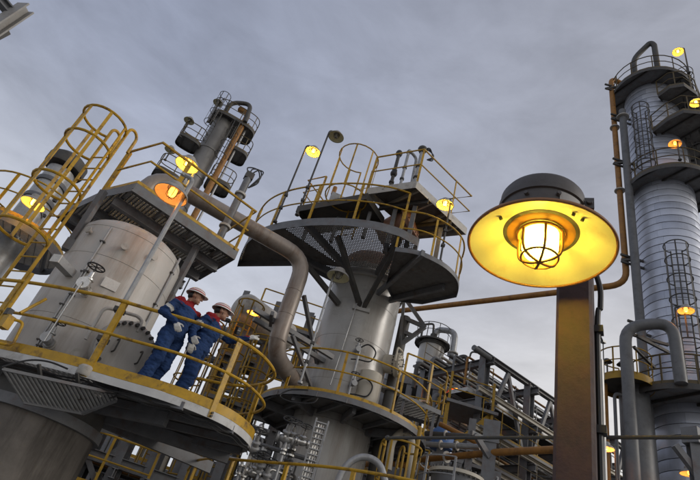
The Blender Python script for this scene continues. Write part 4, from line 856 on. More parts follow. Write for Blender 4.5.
# ------------------------------------------------------------------ pipe rack at the right of the tall vessel
RD = V((0.87,0.493,0)).normalized(); RN = V((-RD.y,RD.x,0)); RA = V((7.02,20.85,0)); ZR = 12.6
rack = thing('pipe_rack', 'grey steel pipe rack of columns and beams receding behind lamp post', 'pipe rack', RA)
RL = [ZR-1.75, ZR-3.35, ZR-4.6, 5.2]
for i in range(5):
    for j in range(2):
        c = RA+RD*3.06*i+RN*3.6*j
        MB().ibeam(c+u*0.0, c+u*(ZR-0.0), 0.34, 0.34, 0.03, up=RD).build('column', 'steel', rack)
for j in range(2):
    MB().ibeam(RA+RN*3.6*j+u*(ZR+0.02)-RD*0.6, RA+RN*3.6*j+u*(ZR+0.02)+RD*13, 0.22, 0.22, 0.03).build('beam', 'steel', rack)
    for z in RL: MB().ibeam(RA+RN*3.6*j+u*z-RN*0.26*(1-2*j)-RD*0.5, RA+RN*3.6*j+u*z-RN*0.26*(1-2*j)+RD*13, 0.16, 0.2, 0.025).build('beam', 'steel' if j else 'cream', rack)
for i in range(5):
    c = RA+RD*3.06*i
    for z in [ZR]+RL: MB().ibeam(c-RN*0.5+u*(z-0.34), c+RN*4.1+u*(z-0.34), 0.22, 0.3, 0.025).build('cross_beam', 'steel', rack)
    if i < 4:
        ap = c+RD*1.53+u*(ZR-0.15)
        for e in (c+RD*0.2+u*(RL[1]), c+RD*2.86+u*(RL[1])): MB().beam(ap, e, 0.14, 0.14).build('brace', 'steel', rack)
        MB().beam(c+RD*0.2+u*RL[2], c+RD*2.86+u*(RL[3]+0.3), 0.12, 0.12).build('brace', 'steel', rack)
# walkway on the rack
c0 = RA+RN*0.45-RD*0.4; c1 = RA+RN*0.45+RD*12; w4 = [W2(c0), W2(c1), W2(c1+RN*1.0), W2(c0+RN*1.0)]
platform('long walkway with thin rails inside the steel pipe rack', w4, RL[0]+0.2, rails=[[w4[0], w4[1]]], m='galv', rim='rim', rimh=0.18, deck='darksteel', h=1.1, step=1.5, r=0.022, postw=0.05, n=6)
for lv, (z, o_) in enumerate(((RL[1]+0.14, -0.42), (RL[2]+0.14, -0.42), (ZR+0.2, 3.5))):
    c0 = RA+RN*o_-RD*0.3; c1 = RA+RN*o_+RD*11.5; w5 = [W2(c0), W2(c1), W2(c1+RN*0.7), W2(c0+RN*0.7)]
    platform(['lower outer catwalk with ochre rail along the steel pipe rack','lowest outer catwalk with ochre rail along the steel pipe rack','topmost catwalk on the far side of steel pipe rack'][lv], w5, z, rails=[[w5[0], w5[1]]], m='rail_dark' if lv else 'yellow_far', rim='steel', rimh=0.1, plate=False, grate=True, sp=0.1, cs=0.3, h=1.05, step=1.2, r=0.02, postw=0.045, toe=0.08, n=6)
random.seed(3)
k = 0
for lv, z in enumerate([ZR]+RL):
    for j in range(8):
        rr = random.choice((0.05,0.05,0.07,0.07,0.1,0.14)); off = 0.6+0.38*j+random.uniform(-0.08,0.08)
        if lv == 1 and off < 1.5: continue
        a = RA+RN*off+u*(z-0.19+rr)-RD*random.uniform(0.2,1.2); b_ = a+RD*random.uniform(9,14)
        m_ = random.choice(('galv','greypipe','darksteel','brownpipe','cream','greypipe'))
        nm = {'galv':'bright grey','greypipe':'grey','darksteel':'dark','brownpipe':'rusty orange','cream':'pale'}[m_]
        pts = [a, b_] if random.random() < 0.5 else [a-RD*0.1-u*1.3, a-RD*0.1, b_]
        pipe('%s %s pipe lying along the receding steel pipe rack' % ({0.05:'very thin',0.07:'thin',0.1:'medium',0.14:'thick'}[rr], nm), pts, rr, m_, flanges=[(len(pts)-2, random.random()*0.6+0.2)], group='pipes on the receding rack', n=10)
# lone riser with rounded top end on the rack
a = PD(476,349,21); pipe('grey capped pipe end at top corner of steel pipe rack', [a+RD*0.9, a, V((a.x,a.y,a.z))-RD*0.15], 0.12, 'greypipe', n=12)
for i, s in enumerate((1.2, 4.0)):
    a = RA+RN*1.1+RD*(1.9+s)+u*(RL[0]+0.2); pipe('grey hooked vent pipe on walkway of the steel pipe rack', [a, a+u*1.0, a+u*1.0+RD*0.5, a+RD*0.5+u*0.6], 0.11, 'greypipe', rad=0.25, group='hooked vents on the rack')
# foreground stub column with brace, and brown pipe
fc = AZ(19.95, 14.0); zf = ELZ(20.0, 14)
t = thing('steel_column', 'dark grey stub column with boxed head and diagonal brace', 'column', fc)
MB().ibeam(fc, fc+u*(zf-0.45), 0.30, 0.34, 0.03, up=(0.4,1,0)).build('column_shaft', 'steel', t); MB().box(fc+u*(zf-0.2), 0.40,0.40,0.55,-20).build('column_head', 'steel', t)
MB().beam(PD(475,434,13.6), PD(489,457,13.85), 0.10, 0.13).build('brace', 'steel', t)
MB().beam(PD(475,434,13.6)-V((0.1,0,0)), V((fc.x,fc.y,PD(475,434,13.6).z)), 0.1, 0.12).build('arm', 'steel', t)
zp = PZ(525,451,6.0); pipe('rusty orange level pipe crossing behind the dark stub column', [PZ(360,457,6.0)+V((0,1.2,0)), PZ(500,452,6.0), PZ(590,448,6.0)], 0.085, 'brownpipe', rad=0.3, flanges=[(0,0.7)])
a, b_ = PD(440,428,15.5), PD(492,452,14.6); pipe('rusty orange sloping pipe leading to the dark stub column', [PD(440,424,15.5), PD(492,450,14.9)], 0.07, 'brownpipe')
# bolted drum at the bottom
dc = AZ(17.0, 12.6); zd = ELZ(15.0, 12.3)
t = thing('bolted_drum', 'dark round drum with bolted rim ring below stub column', 'vessel', (dc.x,dc.y,0))
MB().lathe(dc, [(0.53,0),(0.53,zd-0.02)], 40).build('shell', 'greypipe', t); fr = MB().lathe(dc, [(0.53,zd-0.02),(0.60,zd-0.01),(0.60,zd+0.06),(0.3,zd+0.07),(0.001,zd+0.1)], 40).build('rim_flange', 'cream', t)
for k in range(28): a = k*math.pi/14; inst(bolt_mesh(0.02,0.16), 'bolt', fr, dc+V((math.cos(a),math.sin(a),0))*0.565+u*(zd-0.05))
for lb, ctr, R_, zz in (('yellow rail ring guarding top of the dark bolted drum', dc, 0.85, zd-0.55),):
    platform(lb, ring_pts((dc.x,dc.y), R_, 0, 360, 28)[:-1], zz, rails=[ring_pts((dc.x,dc.y), R_, 200, 470, 22)], m='galv', rim='steel', plate=False, grate=True, holes=[(dc.x,dc.y,0.54)], h=0.75, step=0.7, r=0.016, postw=0.04, toe=0)
# deck with two vessels behind the ring platform
zk = ELZ(23.4, 27.0)
K0, K1 = AZ(8.2, 27), AZ(19.6, 27); K0.z = K1.z = 0
polyk = [W2(K0), W2(K1), W2(K1+V((0,3.5,0))), W2(K0+V((0,3.5,0)))]
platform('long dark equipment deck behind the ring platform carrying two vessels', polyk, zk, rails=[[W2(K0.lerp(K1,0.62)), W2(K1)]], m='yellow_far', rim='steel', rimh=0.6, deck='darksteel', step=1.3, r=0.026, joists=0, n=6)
t = thing('platform_support', 'dark steel legs under the long equipment deck', 'support frame', (K0.x,K0.y,0))
for s in (0.0,0.25,0.5,0.75,1.0):
    for dy in (0.2,3.3): p = K0.lerp(K1,s); MB().ibeam((p.x,p.y+dy,0), (p.x,p.y+dy,zk-0.55), 0.3,0.3,0.03).build('leg', 'steel', t)
cA = AZ(12.6, 28.3); rA = 0.70; zA = ELZ(27.4, 28.0)
t = thing('upright_vessel', 'grey upright vessel with cluttered pipe top on long equipment deck', 'vessel', (cA.x,cA.y,zk))
MB().lathe(cA, [(rA,zk),(rA,zA-0.3)]+vessel_head(rA,zA-0.3,0.5)[1:], 32).build('shell', 'shell2', t); MB().lathe(cA, [(rA+0.05,zA-0.5),(rA+0.05,zA-0.38)], 32, cap0=False, cap1=False).build('band', 'darksteel', t)
MB().cyl((cA.x,cA.y,zA), (cA.x,cA.y,zA+0.35), 0.2).build('nozzle', 'darksteel', t)
platform('cluttered top platform on grey upright vessel of long deck', ring_pts((cA.x,cA.y),1.0,0,360,20)[:-1], zA-0.25, rails=[ring_pts((cA.x,cA.y),0.98,100,330,16)], m='darksteel', rim='darksteel', rimh=0.1, deck='darksteel', h=0.9, step=0.7, r=0.022, toe=0, postw=0.04, n=6)
a = AZ(15.6, 28.0); pipe('grey bent pipe from top of upright vessel down to deck', [V((cA.x,cA.y,zA+0.3)), V((cA.x+0.2,cA.y,zA+0.75)), V((a.x-0.3,a.y,zA+0.6)), V((a.x-0.3,a.y,zk))], 0.17, 'galv', rad=0.5, flanges=[(2,0.4),(2,0.6)])
pipe('dark looped pipe between the two vessels of long deck', [AZ(15.6,27.8,zk), AZ(15.6,27.8,zk+1.8), AZ(16.6,27.8,zk+2.0), AZ(16.7,27.8,zk)], 0.12, 'darksteel', rad=0.4)
pipe('thin dark pipe with stub over the grey upright vessel', [AZ(11.2,28,zA-0.4), AZ(11.2,28,zA+0.7), AZ(12.4,28,zA+0.9), AZ(12.5,28,zA)], 0.06, 'darksteel', rad=0.2)
cB = AZ(18.0, 28.0); zB = ELZ(25.9, 27.6)
t = thing('upright_vessel', 'small cream vessel with dark cap on long equipment deck', 'vessel', (cB.x,cB.y,zk)); MB().lathe(cB, [(0.5,zk),(0.5,zB-0.35)], 28).build('shell', 'cream', t); MB().lathe(cB, [(0.56,zB-0.4),(0.56,zB-0.2),(0.4,zB),(0.1,zB+0.1)], 28).build('cap', 'darksteel', t)
pipe('thin dark level pipe above the small cream vessel', [AZ(16.9,27.7,zB+0.1), AZ(17.0,27.7,zB+0.55), AZ(18.6,27.7,zB+0.5)], 0.05, 'darksteel', rad=0.2)
hd = PD(456,391,24); area_lamp('orange lit lamp below the long equipment deck by yellow stair', V((hd.x+0.35,hd.y,0)), hd, hd, True, R=0.34, power=30, col=(1,0.3,0.05), pole_r=0.04, m_pole='darksteel', wires=False, clamp=False, group=None)
t = thing('canopy', 'small tilted canopy panel tinted with glow of orange lamp', 'canopy', PD(458,387,24.4)); MB().beam(PD(447,391,24.2), PD(470,388,24.6), 0.5, 0.05).build('panel', 'lamp_glow_tint', t); MB().beam(PD(458,388,24.6), PD(458,388,24.6)-u*1.0+V((0,2.4,0)), 0.06, 0.06).build('arm', 'darksteel', t)
# yellow framed stair tower between deck and rack
sb = AZ(17.6, 21.5)
st = thing('stair_tower', 'yellow railed steel stair tower under the long equipment deck', 'stair', (sb.x,sb.y,0))
for dx in (-0.9,0.9):
    for dy in (0,1.6): MB().beam((sb.x+dx,sb.y+dy,0), (sb.x+dx,sb.y+dy,ELZ(24.2,21.5)), 0.10,0.10).build('post', 'yellow_far', st)
for z in (5.6,7.8,10.0):
    MB().box((sb.x,sb.y+0.8,z), 2.2,1.9,0.12).build('landing', 'steel', st)
    for zz in (0.55,1.1): MB().tube([(sb.x-0.95,sb.y-0.03,z+zz),(sb.x+0.95,sb.y-0.03,z+zz)], 0.025, 6).build('rail', 'yellow_far', st)
    for q in range(7): s = q/7; MB().box((sb.x-0.8+1.6*s,sb.y+0.45,z-2.1+2.1*s), 0.26,0.7,0.03).build('tread', 'grate', st)
    MB().beam((sb.x-0.9,sb.y+0.1,z-2.15), (sb.x+0.9,sb.y+0.1,z-0.02), 0.04, 0.2).build('stringer', 'yellow_far', st)
# right border post with bracket
rp = AZ(37.9, 12.0)
t = thing('steel_column', 'dark steel column with angled head bracket before silver clad column', 'column', rp)
MB().ibeam(rp, rp+u*(ELZ(21.0,12)), 0.22,0.22,0.02).build('column_shaft', 'steel', t); MB().beam(rp+u*ELZ(19.9,12)-V((0.4,0,0)), rp+u*ELZ(18.0,12), 0.1,0.12).build('brace', 'steel', t); MB().box(rp+u*ELZ(21.0,12), 0.32,0.3,0.3,30).build('column_head', 'steel', t)
# ------------------------------------------------------------------ structure and clutter behind and between the vessels
def steel_bay(label, az0, az1, D0, depth, levels, nb, m='steel', rails=(), seed=1, npipe=5, group='pipes inside the back steel bays', pname='back steel bay'):
    random.seed(seed); P, Q = AZ(az0, D0), AZ(az1, D0); dr = (Q-P).normalized(); nn = V((-dr.y,dr.x,0)); L = (Q-P).length
    t = thing('steel_frame', label, 'steel frame', P); top = max(levels)+1.0
    for i in range(nb+1):
        for j in (0,1): c = P+dr*L*i/nb+nn*depth*j; MB().ibeam(c, c+u*top, 0.24,0.24,0.022).build('column', m, t)
    for z in levels:
        for j in (0,1): MB().ibeam(P+nn*(depth+0.0)*j+u*z, Q+nn*depth*j+u*z, 0.16,0.24,0.02).build('beam', m, t)
        for i in range(nb+1): c = P+dr*L*i/nb+u*(z-0.25); MB().ibeam(c-nn*0.3, c+nn*(depth+0.3), 0.14,0.22,0.02).build('cross_beam', m, t)
        for k in range(npipe):
            rr = random.choice((0.04,0.06,0.09,0.13)); o = 0.3+(depth-0.6)*(k+0.5)/npipe; a = P+nn*o+u*(z-0.13+rr)-dr*random.uniform(0.1,0.8)
            m_ = random.choice(('galv','greypipe','darksteel','cream','galv','brownpipe'))
            nm = {'galv':'bright grey','greypipe':'grey','darksteel':'dark','brownpipe':'rusty','cream':'pale'}[m_]
            e = a+dr*(L*random.uniform(0.5,1.1)); pts = [a, e]
            if random.random() < 0.5: pts = [a, e, e+u*random.choice((-1.6,1.4,-2.2))]
            pipe('%s %s%s pipe laid on the %s' % ({0.04:'very thin',0.06:'thin',0.09:'medium',0.13:'thick'}[rr], nm, ' elbowed' if len(pts) > 2 else ' straight', pname), pts, rr, m_, flanges=[(0,random.uniform(0.2,0.8)),(0,random.uniform(0.2,0.8))], group=group, n=9)
    for i in range(nb):
        zs = sorted(levels)
        for a, b_ in zip(zs, zs[1:]):
            if random.random() < 0.7:
                p, q = P+dr*L*i/nb+u*a, P+dr*L*(i+1)/nb+u*b_
                if random.random() < 0.5: p, q = P+dr*L*(i+1)/nb+u*a, P+dr*L*i/nb+u*b_
                MB().beam(p, q, 0.10,0.12).build('brace', m, t)
    for z, s0, s1 in rails:
        a, b_ = P+dr*L*s0-nn*0.25, P+dr*L*s1-nn*0.25
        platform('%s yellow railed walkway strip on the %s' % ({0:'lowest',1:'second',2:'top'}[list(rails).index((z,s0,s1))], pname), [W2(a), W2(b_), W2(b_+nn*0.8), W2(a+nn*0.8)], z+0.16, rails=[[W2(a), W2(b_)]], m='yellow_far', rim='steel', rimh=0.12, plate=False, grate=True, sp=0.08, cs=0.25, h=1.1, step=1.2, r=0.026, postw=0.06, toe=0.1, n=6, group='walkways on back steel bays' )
    return t
steel_bay('dark steel frame packed with pipes below the workers platform', -19.5, -4.5, 19.0, 3.0, [2.6,4.2,5.9], 4, seed=11, npipe=6, rails=[(2.6,0.0,1.0),(4.2,0.35,1.0)], pname='frame below the workers platform', group='pipes in the frame below the workers platform')
steel_bay('tall steel frame with yellow rails between the two big vessels', -9.5, 2.2, 18.2, 3.2, [6.6,8.1,9.7], 3, seed=23, npipe=5, rails=[(6.6,0.0,0.9),(8.1,0.0,1.0),(9.7,0.15,0.8)], pname='frame between the two big vessels', group='pipes in the frame between the big vessels')
steel_bay('dark steel frame with pipes right of the tall vessel skirt', 8.2, 18.0, 19.0, 3.0, [4.3,5.9,7.6], 3, seed=5, npipe=6, rails=[(5.9,0.0,0.6),(7.6,0.1,0.7)], pname='frame right of the tall vessel', group='pipes in the frame right of the tall vessel')
steel_bay('low dark frame of thin pipes beside the bolted drum', 9.5, 24.5, 16.6, 2.0, [2.9,4.1,5.3], 4, seed=51, npipe=6, rails=[(4.1,0.0,0.6)], pname='low frame beside the bolted drum', group='pipes in the low frame by the bolted drum')
steel_bay('far steel frame behind the brown lamp post', 23, 33.5, 27.0, 3.0, [5.5,7.6,9.8], 3, seed=8, npipe=5, pname='far frame behind lamp post', group='pipes in the far frame behind the lamp post')
steel_bay('far dark steel frame dense with pipes under the left platform', -34, -3, 29.0, 3.0, [2.4,4.0,5.6,7.0], 7, seed=41, npipe=7, rails=[(4.0,0.1,0.9)], pname='far frame under the left platform', group='pipes in the far frame under the left platform')
steel_bay('low steel frame of small pipes close behind the concrete skirt', -20.5, -5.5, 14.6, 1.6, [1.9,2.75,3.55], 5, seed=77, npipe=5, rails=[(2.75,0.05,0.6)], pname='low frame behind the concrete skirt', group='pipes in the low frame behind the skirt')
for i, (az, D, z0, z1, lb) in enumerate([(-9.4,16.4,3.0,9.3,'yellow caged ladder behind the workers near pale drum'), (-6.6,15.6,2.4,8.0,'yellow caged ladder behind the thick pipe bend'), (-12.6,17.2,3.0,8.6,'far yellow caged ladder between beige vessel and workers')]):
    a, b_ = AZ(az, D), AZ(az+1.5, D+0.1); caged_ladder(lb, a, b_, 0.0, z1, (0.2,-1), cage0=z0, r=0.027, hoopR=0.4, hstep=0.9, m='yellow_far')
# pale horizontal drum with domed end behind the workers
p = PD(244,309,16.8); d = V((0.75,0.66,0)); 
t = thing('horizontal_drum', 'pale horizontal drum with domed end behind the pointing worker', 'vessel', p)
MB().lathe(p, [(0.001,-0.35),(0.22,-0.32),(0.42,-0.22),(0.53,-0.08),(0.56,0.05),(0.56,2.0),(0.3,2.25),(0.001,2.3)], 28, axis=d).build('shell', 'flange', t)
for s in (0.5,1.5): q = p+d.normalized()*s; MB().beam((q.x,q.y,q.z-0.45), (q.x,q.y,8.2-1.5+0.0 if q.z > 8.3 else q.z-1.2), 0.5,0.12).build('saddle', 'steel', t)
hd = PD(253,313,15.9); area_lamp('small orange lit lamp beneath the pale horizontal drum', V((hd.x+0.25,hd.y+0.1,0)), hd, hd, True, R=0.20, power=8, col=(1,0.4,0.06), pole_r=0.03, m_pole='darksteel', wires=False, clamp=False, group=None)
# masts sticking up behind the workers
for i, (x, y, y2, lb) in enumerate([(200,258,305,'thin dark mast rising behind the workers next to beige vessel'), (228,320,330,'short dark mast with tiny box behind the workers')]):
    p = PD(x, y, 15.5); t = thing('mast', lb, 'mast', (p.x,p.y,0)); MB().tube([(p.x,p.y,0), p], 0.02, 6).build('pole', 'darksteel', t); MB().box(p, 0.14,0.1,0.07,20).build('tip', 'darksteel', t)
# valve manifold low in front of the tall vessel's skirt
random.seed(31); mf = thing('pipe_manifold', 'dense manifold of small upright pipes low beside tall grey vessel', 'manifold', AZ(-0.5,11.8,0))
for k in range(16):
    p = AZ(-3.6+0.38*k+random.uniform(-0.1,0.1), 11.8+random.uniform(-0.4,0.6)); rr = random.choice((0.02,0.03,0.045)); z1 = random.uniform(3.7,5.0)
    MB().tube(bend([p, V((p.x,p.y,z1)), V((p.x+random.uniform(-0.5,0.5),p.y+0.2,z1))], 0.1), rr, 8).build('pipe', random.choice(('galv','chrome','darksteel','greypipe')), mf)
    for q in range(3): z = random.uniform(3.1,z1-0.1); MB().cyl((p.x,p.y,z), (p.x,p.y,z+0.035), rr*2.2, n=10).build('flange', random.choice(('chrome','galv','darksteel')), mf)
for z in (3.2,3.75,4.35): MB().tube([AZ(-4,11.9,z), AZ(3.0,11.9,z)], 0.05, 8).build('header', 'greypipe', mf)
for k in range(9):
    p = AZ(-3.2+0.66*k+random.uniform(-0.15,0.15), 11.45, random.choice((3.25,3.7,4.15,4.5))+random.uniform(-0.08,0.08))
    valve('small shiny hand valve on the dense pipe manifold', p, random.uniform(0.9,1.3), axis=(1,0.1,0), m=random.choice(('chrome','galv')), group='hand valves on the pipe manifold', stem=(0,-0.6,0.8))
p = AZ(2.75, 11.5); t = thing('cable_ladder', 'bright vertical cable ladder beside skirt of tall grey vessel', 'cable ladder', (p.x,p.y,0))
for dx in (-0.13,0.13): MB().beam((p.x+dx,p.y,0), (p.x+dx,p.y,5.1), 0.025,0.06).build('side_rail', 'galv', t)
me = shared('rung_tray', 'galv', lambda b: b.box((0,0,0), 0.26,0.03,0.02))
for k in range(44): inst(me, 'rung', t, V((p.x,p.y,0.3+k*0.11)))
for dx in (-0.06,0.0,0.06): MB().tube([(p.x+dx,p.y+0.04,0.1),(p.x+dx,p.y+0.04,5.0)], 0.022, 6).build('cable', 'chrome', t)
# low walkway rail crossing in front
zw = 3.55
wp = [W2(PZ(x, y, zw)) for x, y in [(188,470),(196,461),(215,458),(235,459.5),(265,462),(320,466),(360,471),(400,478),(440,487)]]
wps = catmull(wp, 4, closed=False)
platform('low walkway with yellow rail crossing in front of the tall vessel skirt', wps+[(wps[-1][0],wps[-1][1]+1.2),(0.8,10.6),(-1.2,11.2)], zw-1.1, rails=[wps], rim='steel', rimh=0.15, plate=False, grate=True, sp=0.08, cs=0.25, h=1.1, step=1.15, r=0.024, postw=0.06, toe=0.1)
# ladder and hoses right of the skirt
a, b_ = AZ(9.6,12.7), AZ(11.6,12.9); caged_ladder('yellow ladder with bars right of the tall vessel skirt', a, b_, 0, 5.3, (0.2,-1), cage0=2.3, r=0.026, hoopR=0.42, hstep=1.1, m='yellow_far')
pA = PD(340,482,11.5); pipe('grey curved hose arching at base of the tall vessel skirt', [PD(x,y,11.4) for x, y in [(334,490),(345,465),(362,455),(380,462),(388,492)]], 0.07, 'galv', rad=0.5)
pipe('pale curved pipe arching behind yellow ladder right of skirt', [PD(x,y,13.6) for x, y in [(388,470),(392,440),(404,430),(412,438),(410,480)]], 0.09, 'cream', rad=0.5)
pipe('ochre standpipe beside the yellow ladder', [PD(418,428,12.2), PD(418,428,12.2)+u*0.02+V((0.05,0,0)), V((PD(418,428,12.2).x+0.05,PD(418,428,12.2).y,0))], 0.045, 'yellow_far')
for i, (x0, y0, x1, y1, m_) in enumerate([(405,432,475,437,'darksteel'),(380,462,440,470,'brownpipe'),(425,444,480,447,'galv'),(420,470,436,473,'galv')]):
    z = PD(x0,y0,15.0).z; pipe(['dark level pipe under ring platform by yellow ladder','rusty level pipe behind the yellow ladder','bright level pipe above the bolted drum','short bright level pipe left of the bolted drum'][i], [PZ(x0,y0,z), PZ(x1,y1,z)], 0.07, m_, flanges=[(0,0.3),(0,0.6)])
t = thing('tarp_cover', 'small blue equipment cover below the long equipment deck', 'cover', PD(442,437,16.5)); q = PD(442,437,16.5); MB().lathe(q, [(0.34,-0.35),(0.36,0.05),(0.25,0.22),(0.02,0.26)], 14).build('cover', 'tarp_blue', t); MB().beam(q-u*0.3, V((q.x,q.y,0)), 0.2,0.2).build('plinth', 'steel', t)
pts_ = [(x, y, ZL2-0.16+0.03*math.sin(i*0.8)) for i, (x, y) in enumerate(ring_pts(cL, 2.26, 110, 250, 40))]
t = thing('cable', 'black cable clipped under edge of the lower ring platform', 'cable', pts_[0]); MB().tube(pts_, 0.014, 6).build('cable_run', 'black', t)
# ------------------------------------------------------------------ workers
import numpy as np
def cap(p, q, r0, r1, m): return ('c', V(p), V(q), r0, r1, m)
def ell(c, r, m): return ('e', V(c), V(r), 0, 0, m)
CL, SK, GL, BT = 0, 1, 2, 3
def hand_prims(w, dirv, side, curl=0.5, point=False):
    d = V(dirv).normalized(); s = V(side).normalized(); n = d.cross(s).normalized(); s = n.cross(d); pr = []
    w = V(w)
    for k in range(-1,2): pr.append(cap(w+s*0.018*k+d*0.01, w+s*0.024*k+d*0.085, 0.020, 0.019, GL))
    L = [0.070,0.080,0.075,0.058]
    for k in range(4):
        b0 = w+d*0.088+s*(0.036-0.024*k); c = 0.1 if (point and k == 0) else curl
        a1 = (d*math.cos(c)-n*math.sin(c)); a2 = (d*math.cos(c*2)-n*math.sin(c*2))
        m1 = b0+a1*L[k]*0.5; pr += [cap(b0, m1, 0.0115, 0.0105, GL), cap(m1, m1+a2*L[k]*0.5, 0.0105, 0.009, GL)]
    t0 = w+d*0.03+s*0.034; t1 = t0+(s*0.75+d*0.6-n*0.2).normalized()*0.042; t2 = t1+(d*0.9+s*0.25-n*0.3).normalized()*0.034
    return pr+[cap(t0,t1,0.0145,0.0125,GL), cap(t1,t2,0.0125,0.010,GL)]
def worker(label, loc, heading, pose, scale=1.0, seed=0):
    t = thing('person', label, 'person', loc, None); t['category'] = 'person'
    J = pose; pr = []
    for s in ('R','L'):
        sy = -1 if s == 'R' else 1
        hip, kn, an = V((0,0.095*sy,0.93)), V(J['knee'+s]), V(J['ankle'+s])
        pr += [cap(hip, kn, 0.112, 0.088, CL), cap(kn, an+V((0,0,0.03)), 0.088, 0.08, CL), ell(kn+V((0.01,0,-0.02)), (0.09,0.088,0.11), CL)]
        pr += [cap(an+V((-0.05,0,-0.03)), an+V((0.13,0.01*sy,-0.045)), 0.045, 0.04, BT)]
        sh, el, wr = V((0.03+J['lean']*0.5,0.185*sy,1.44)), V(J['elbow'+s]), V(J['wrist'+s])
        pr += [cap(sh, el, 0.078, 0.062, CL), cap(el, wr, 0.062, 0.047, CL), ell(sh, (0.085,0.08,0.08), CL)]
        dv = (wr-el).normalized(); hd_ = V(J.get('hdir'+s, dv)); pr += hand_prims(wr+dv*0.01, hd_, V((0.2,-sy*0.3,1)) if s == 'R' else V((0.2,0.3,1)), J.get('curl'+s, 0.45), J.get('point'+s, False))
    le = J['lean']
    pr += [ell((0.0,0,0.96), (0.155,0.185,0.15), CL), ell((0.01,0,1.10), (0.150,0.175,0.16), CL), ell((0.02+le*0.4,0,1.26), (0.155,0.190,0.18), CL), ell((0.02+le*0.5,0,1.38), (0.130,0.205,0.13), CL), cap((0.02+le*0.5,-0.12,1.455), (0.02+le*0.5,0.12,1.455), 0.07, 0.07, CL)]
    hc = V((0.06+le*0.8,0,1.655)); yaw = J.get('yaw',0); tilt = J.get('tilt',0)
    Rm = Matrix.Rotation(yaw,3,'Z') @ Matrix.Rotation(tilt,3,'Y')
    def H(x,y,z): return hc+Rm@V((x,y,z))
    pr += [cap((0.02+le*0.5,0,1.47), H(-0.02,0,-0.06), 0.062, 0.056, SK), cap((0.015+le*0.5,0,1.49), (0.03+le*0.55,0,1.53), 0.078, 0.07, CL)]
    pr += [ell(H(0,0,0.02), (0.098,0.078,0.105), SK), ell(H(0.025,0,-0.055), (0.070,0.060,0.062), SK), cap(H(0.088,0,0.015), H(0.108,0,-0.022), 0.010, 0.016, SK), ell(H(0.082,0,-0.062), (0.014,0.026,0.009), SK), ell(H(0.075,0,-0.098), (0.02,0.024,0.018), SK), ell(H(0.085,0,0.038), (0.014,0.05,0.012), SK)]
    for sy in (-1,1): pr.append(ell(H(-0.005,0.080*sy,-0.005), (0.022,0.012,0.033), SK))
    b = MB()
    for k, p, q, r0, r1, m in pr:
        if k == 'c': 
            dd = (q-p).normalized(); pts = [p-dd*r0*0.95, p-dd*r0*0.6, p, q, q+dd*r1*0.6, q+dd*r1*0.95]; b.tube(pts, [r0*0.3, r0*0.8, r0, r1, r1*0.8, r1*0.3], 12)
        else:
            n0 = len(b.v); b.sphere((0,0,0), 1, 16, 10)
            for i in range(n0, len(b.v)): v = b.v[i]; b.v[i] = V((v.x*q.x, v.y*q.y, v.z*q.z))+p
    o = b.build('tmp_body', 'cloth_blue'); md = o.modifiers.new('r','REMESH'); md.mode = 'VOXEL'; md.voxel_size = 0.0075; sm = o.modifiers.new('s','SMOOTH'); sm.factor = 0.5; sm.iterations = 3
    dg = bpy.context.evaluated_depsgraph_get(); me = bpy.data.meshes.new_from_object(o.evaluated_get(dg)); bpy.data.objects.remove(o)
    co = np.empty(len(me.vertices)*3); me.vertices.foreach_get('co', co); co = co.reshape(-1,3)
    best = np.full(len(co), 1e9); lab = np.zeros(len(co), int); par = np.zeros(len(co)); pid = np.zeros(len(co), int)
    for i, (k, p, q, r0, r1, m) in enumerate(pr):
        P = np.array(p)
        if k == 'c':
            dq = np.array(q)-P; tt = np.clip(((co-P)@dq)/(dq@dq), 0, 1); ds = np.linalg.norm(co-(P+tt[:,None]*dq), axis=1)-(r0+(r1-r0)*tt)
        else:
            rr = np.array(q); tt = np.zeros(len(co)); ds = (np.linalg.norm((co-P)/rr, axis=1)-1)*rr.min()
        w = ds < best; best[w] = ds[w]; lab[w] = m; par[w] = tt[w]; pid[w] = i
    nrm = np.empty(len(co)*3); me.vertices.foreach_get('normal', nrm); nrm = nrm.reshape(-1,3)
    for i in range(len(co)):                           # cloth folds
        if lab[i] == CL:
            p = V(co[i]); f = noise.noise(V((p.x*9+seed, p.y*9, p.z*17)))*0.015+noise.noise(V((p.x*22, p.y*22+seed, p.z*40)))*0.008+noise.noise(V((p.x*50, p.y*50, p.z*70+seed)))*0.003
            f -= 0.010*max(0, 1-abs(p.z-1.06)/0.03)
            co[i] += nrm[i]*f
    me.vertices.foreach_set('co', co.ravel())
    me.materials.clear()
    for m in ('cloth_blue','skin','glove','boot','cloth_red','reflect'): me.materials.append(MATS[m])
    armid = [i for i, q in enumerate(pr) if q[0] == 'c' and q[5] == CL and abs(q[3]-0.078) < 1e-6 and q[4] < 0.07]; legid = [i for i, q in enumerate(pr) if q[0] == 'c' and q[5] == CL and abs(q[4]-0.08) < 1e-6]
    for f in me.polygons:
        i = f.vertices[0]; mi = int(lab[i])
        if mi == CL:
            z = f.center.z
            if z > 1.415+0.02*noise.noise(f.center*7) and pid[i] not in armid: mi = 4
            if pid[i] in armid: mi = 4 if par[i] < 0.12 else (5 if 0.55 < par[i] < 0.72 else 0)
            pass
        f.material_index = mi
    me.shade_smooth()
    body = bpy.data.objects.new('body', me); COL.objects.link(body)
    dm = body.modifiers.new('d','DECIMATE'); dm.ratio = 0.4
    body.parent = t; OFF[body.name] = V((0,0,0)); OFF[t.name] = V((0,0,0))
    # helmet
    hb = MB(); top = []
    for k in range(9): a = math.pi/2*k/8; top.append((math.cos(a), math.sin(a)))
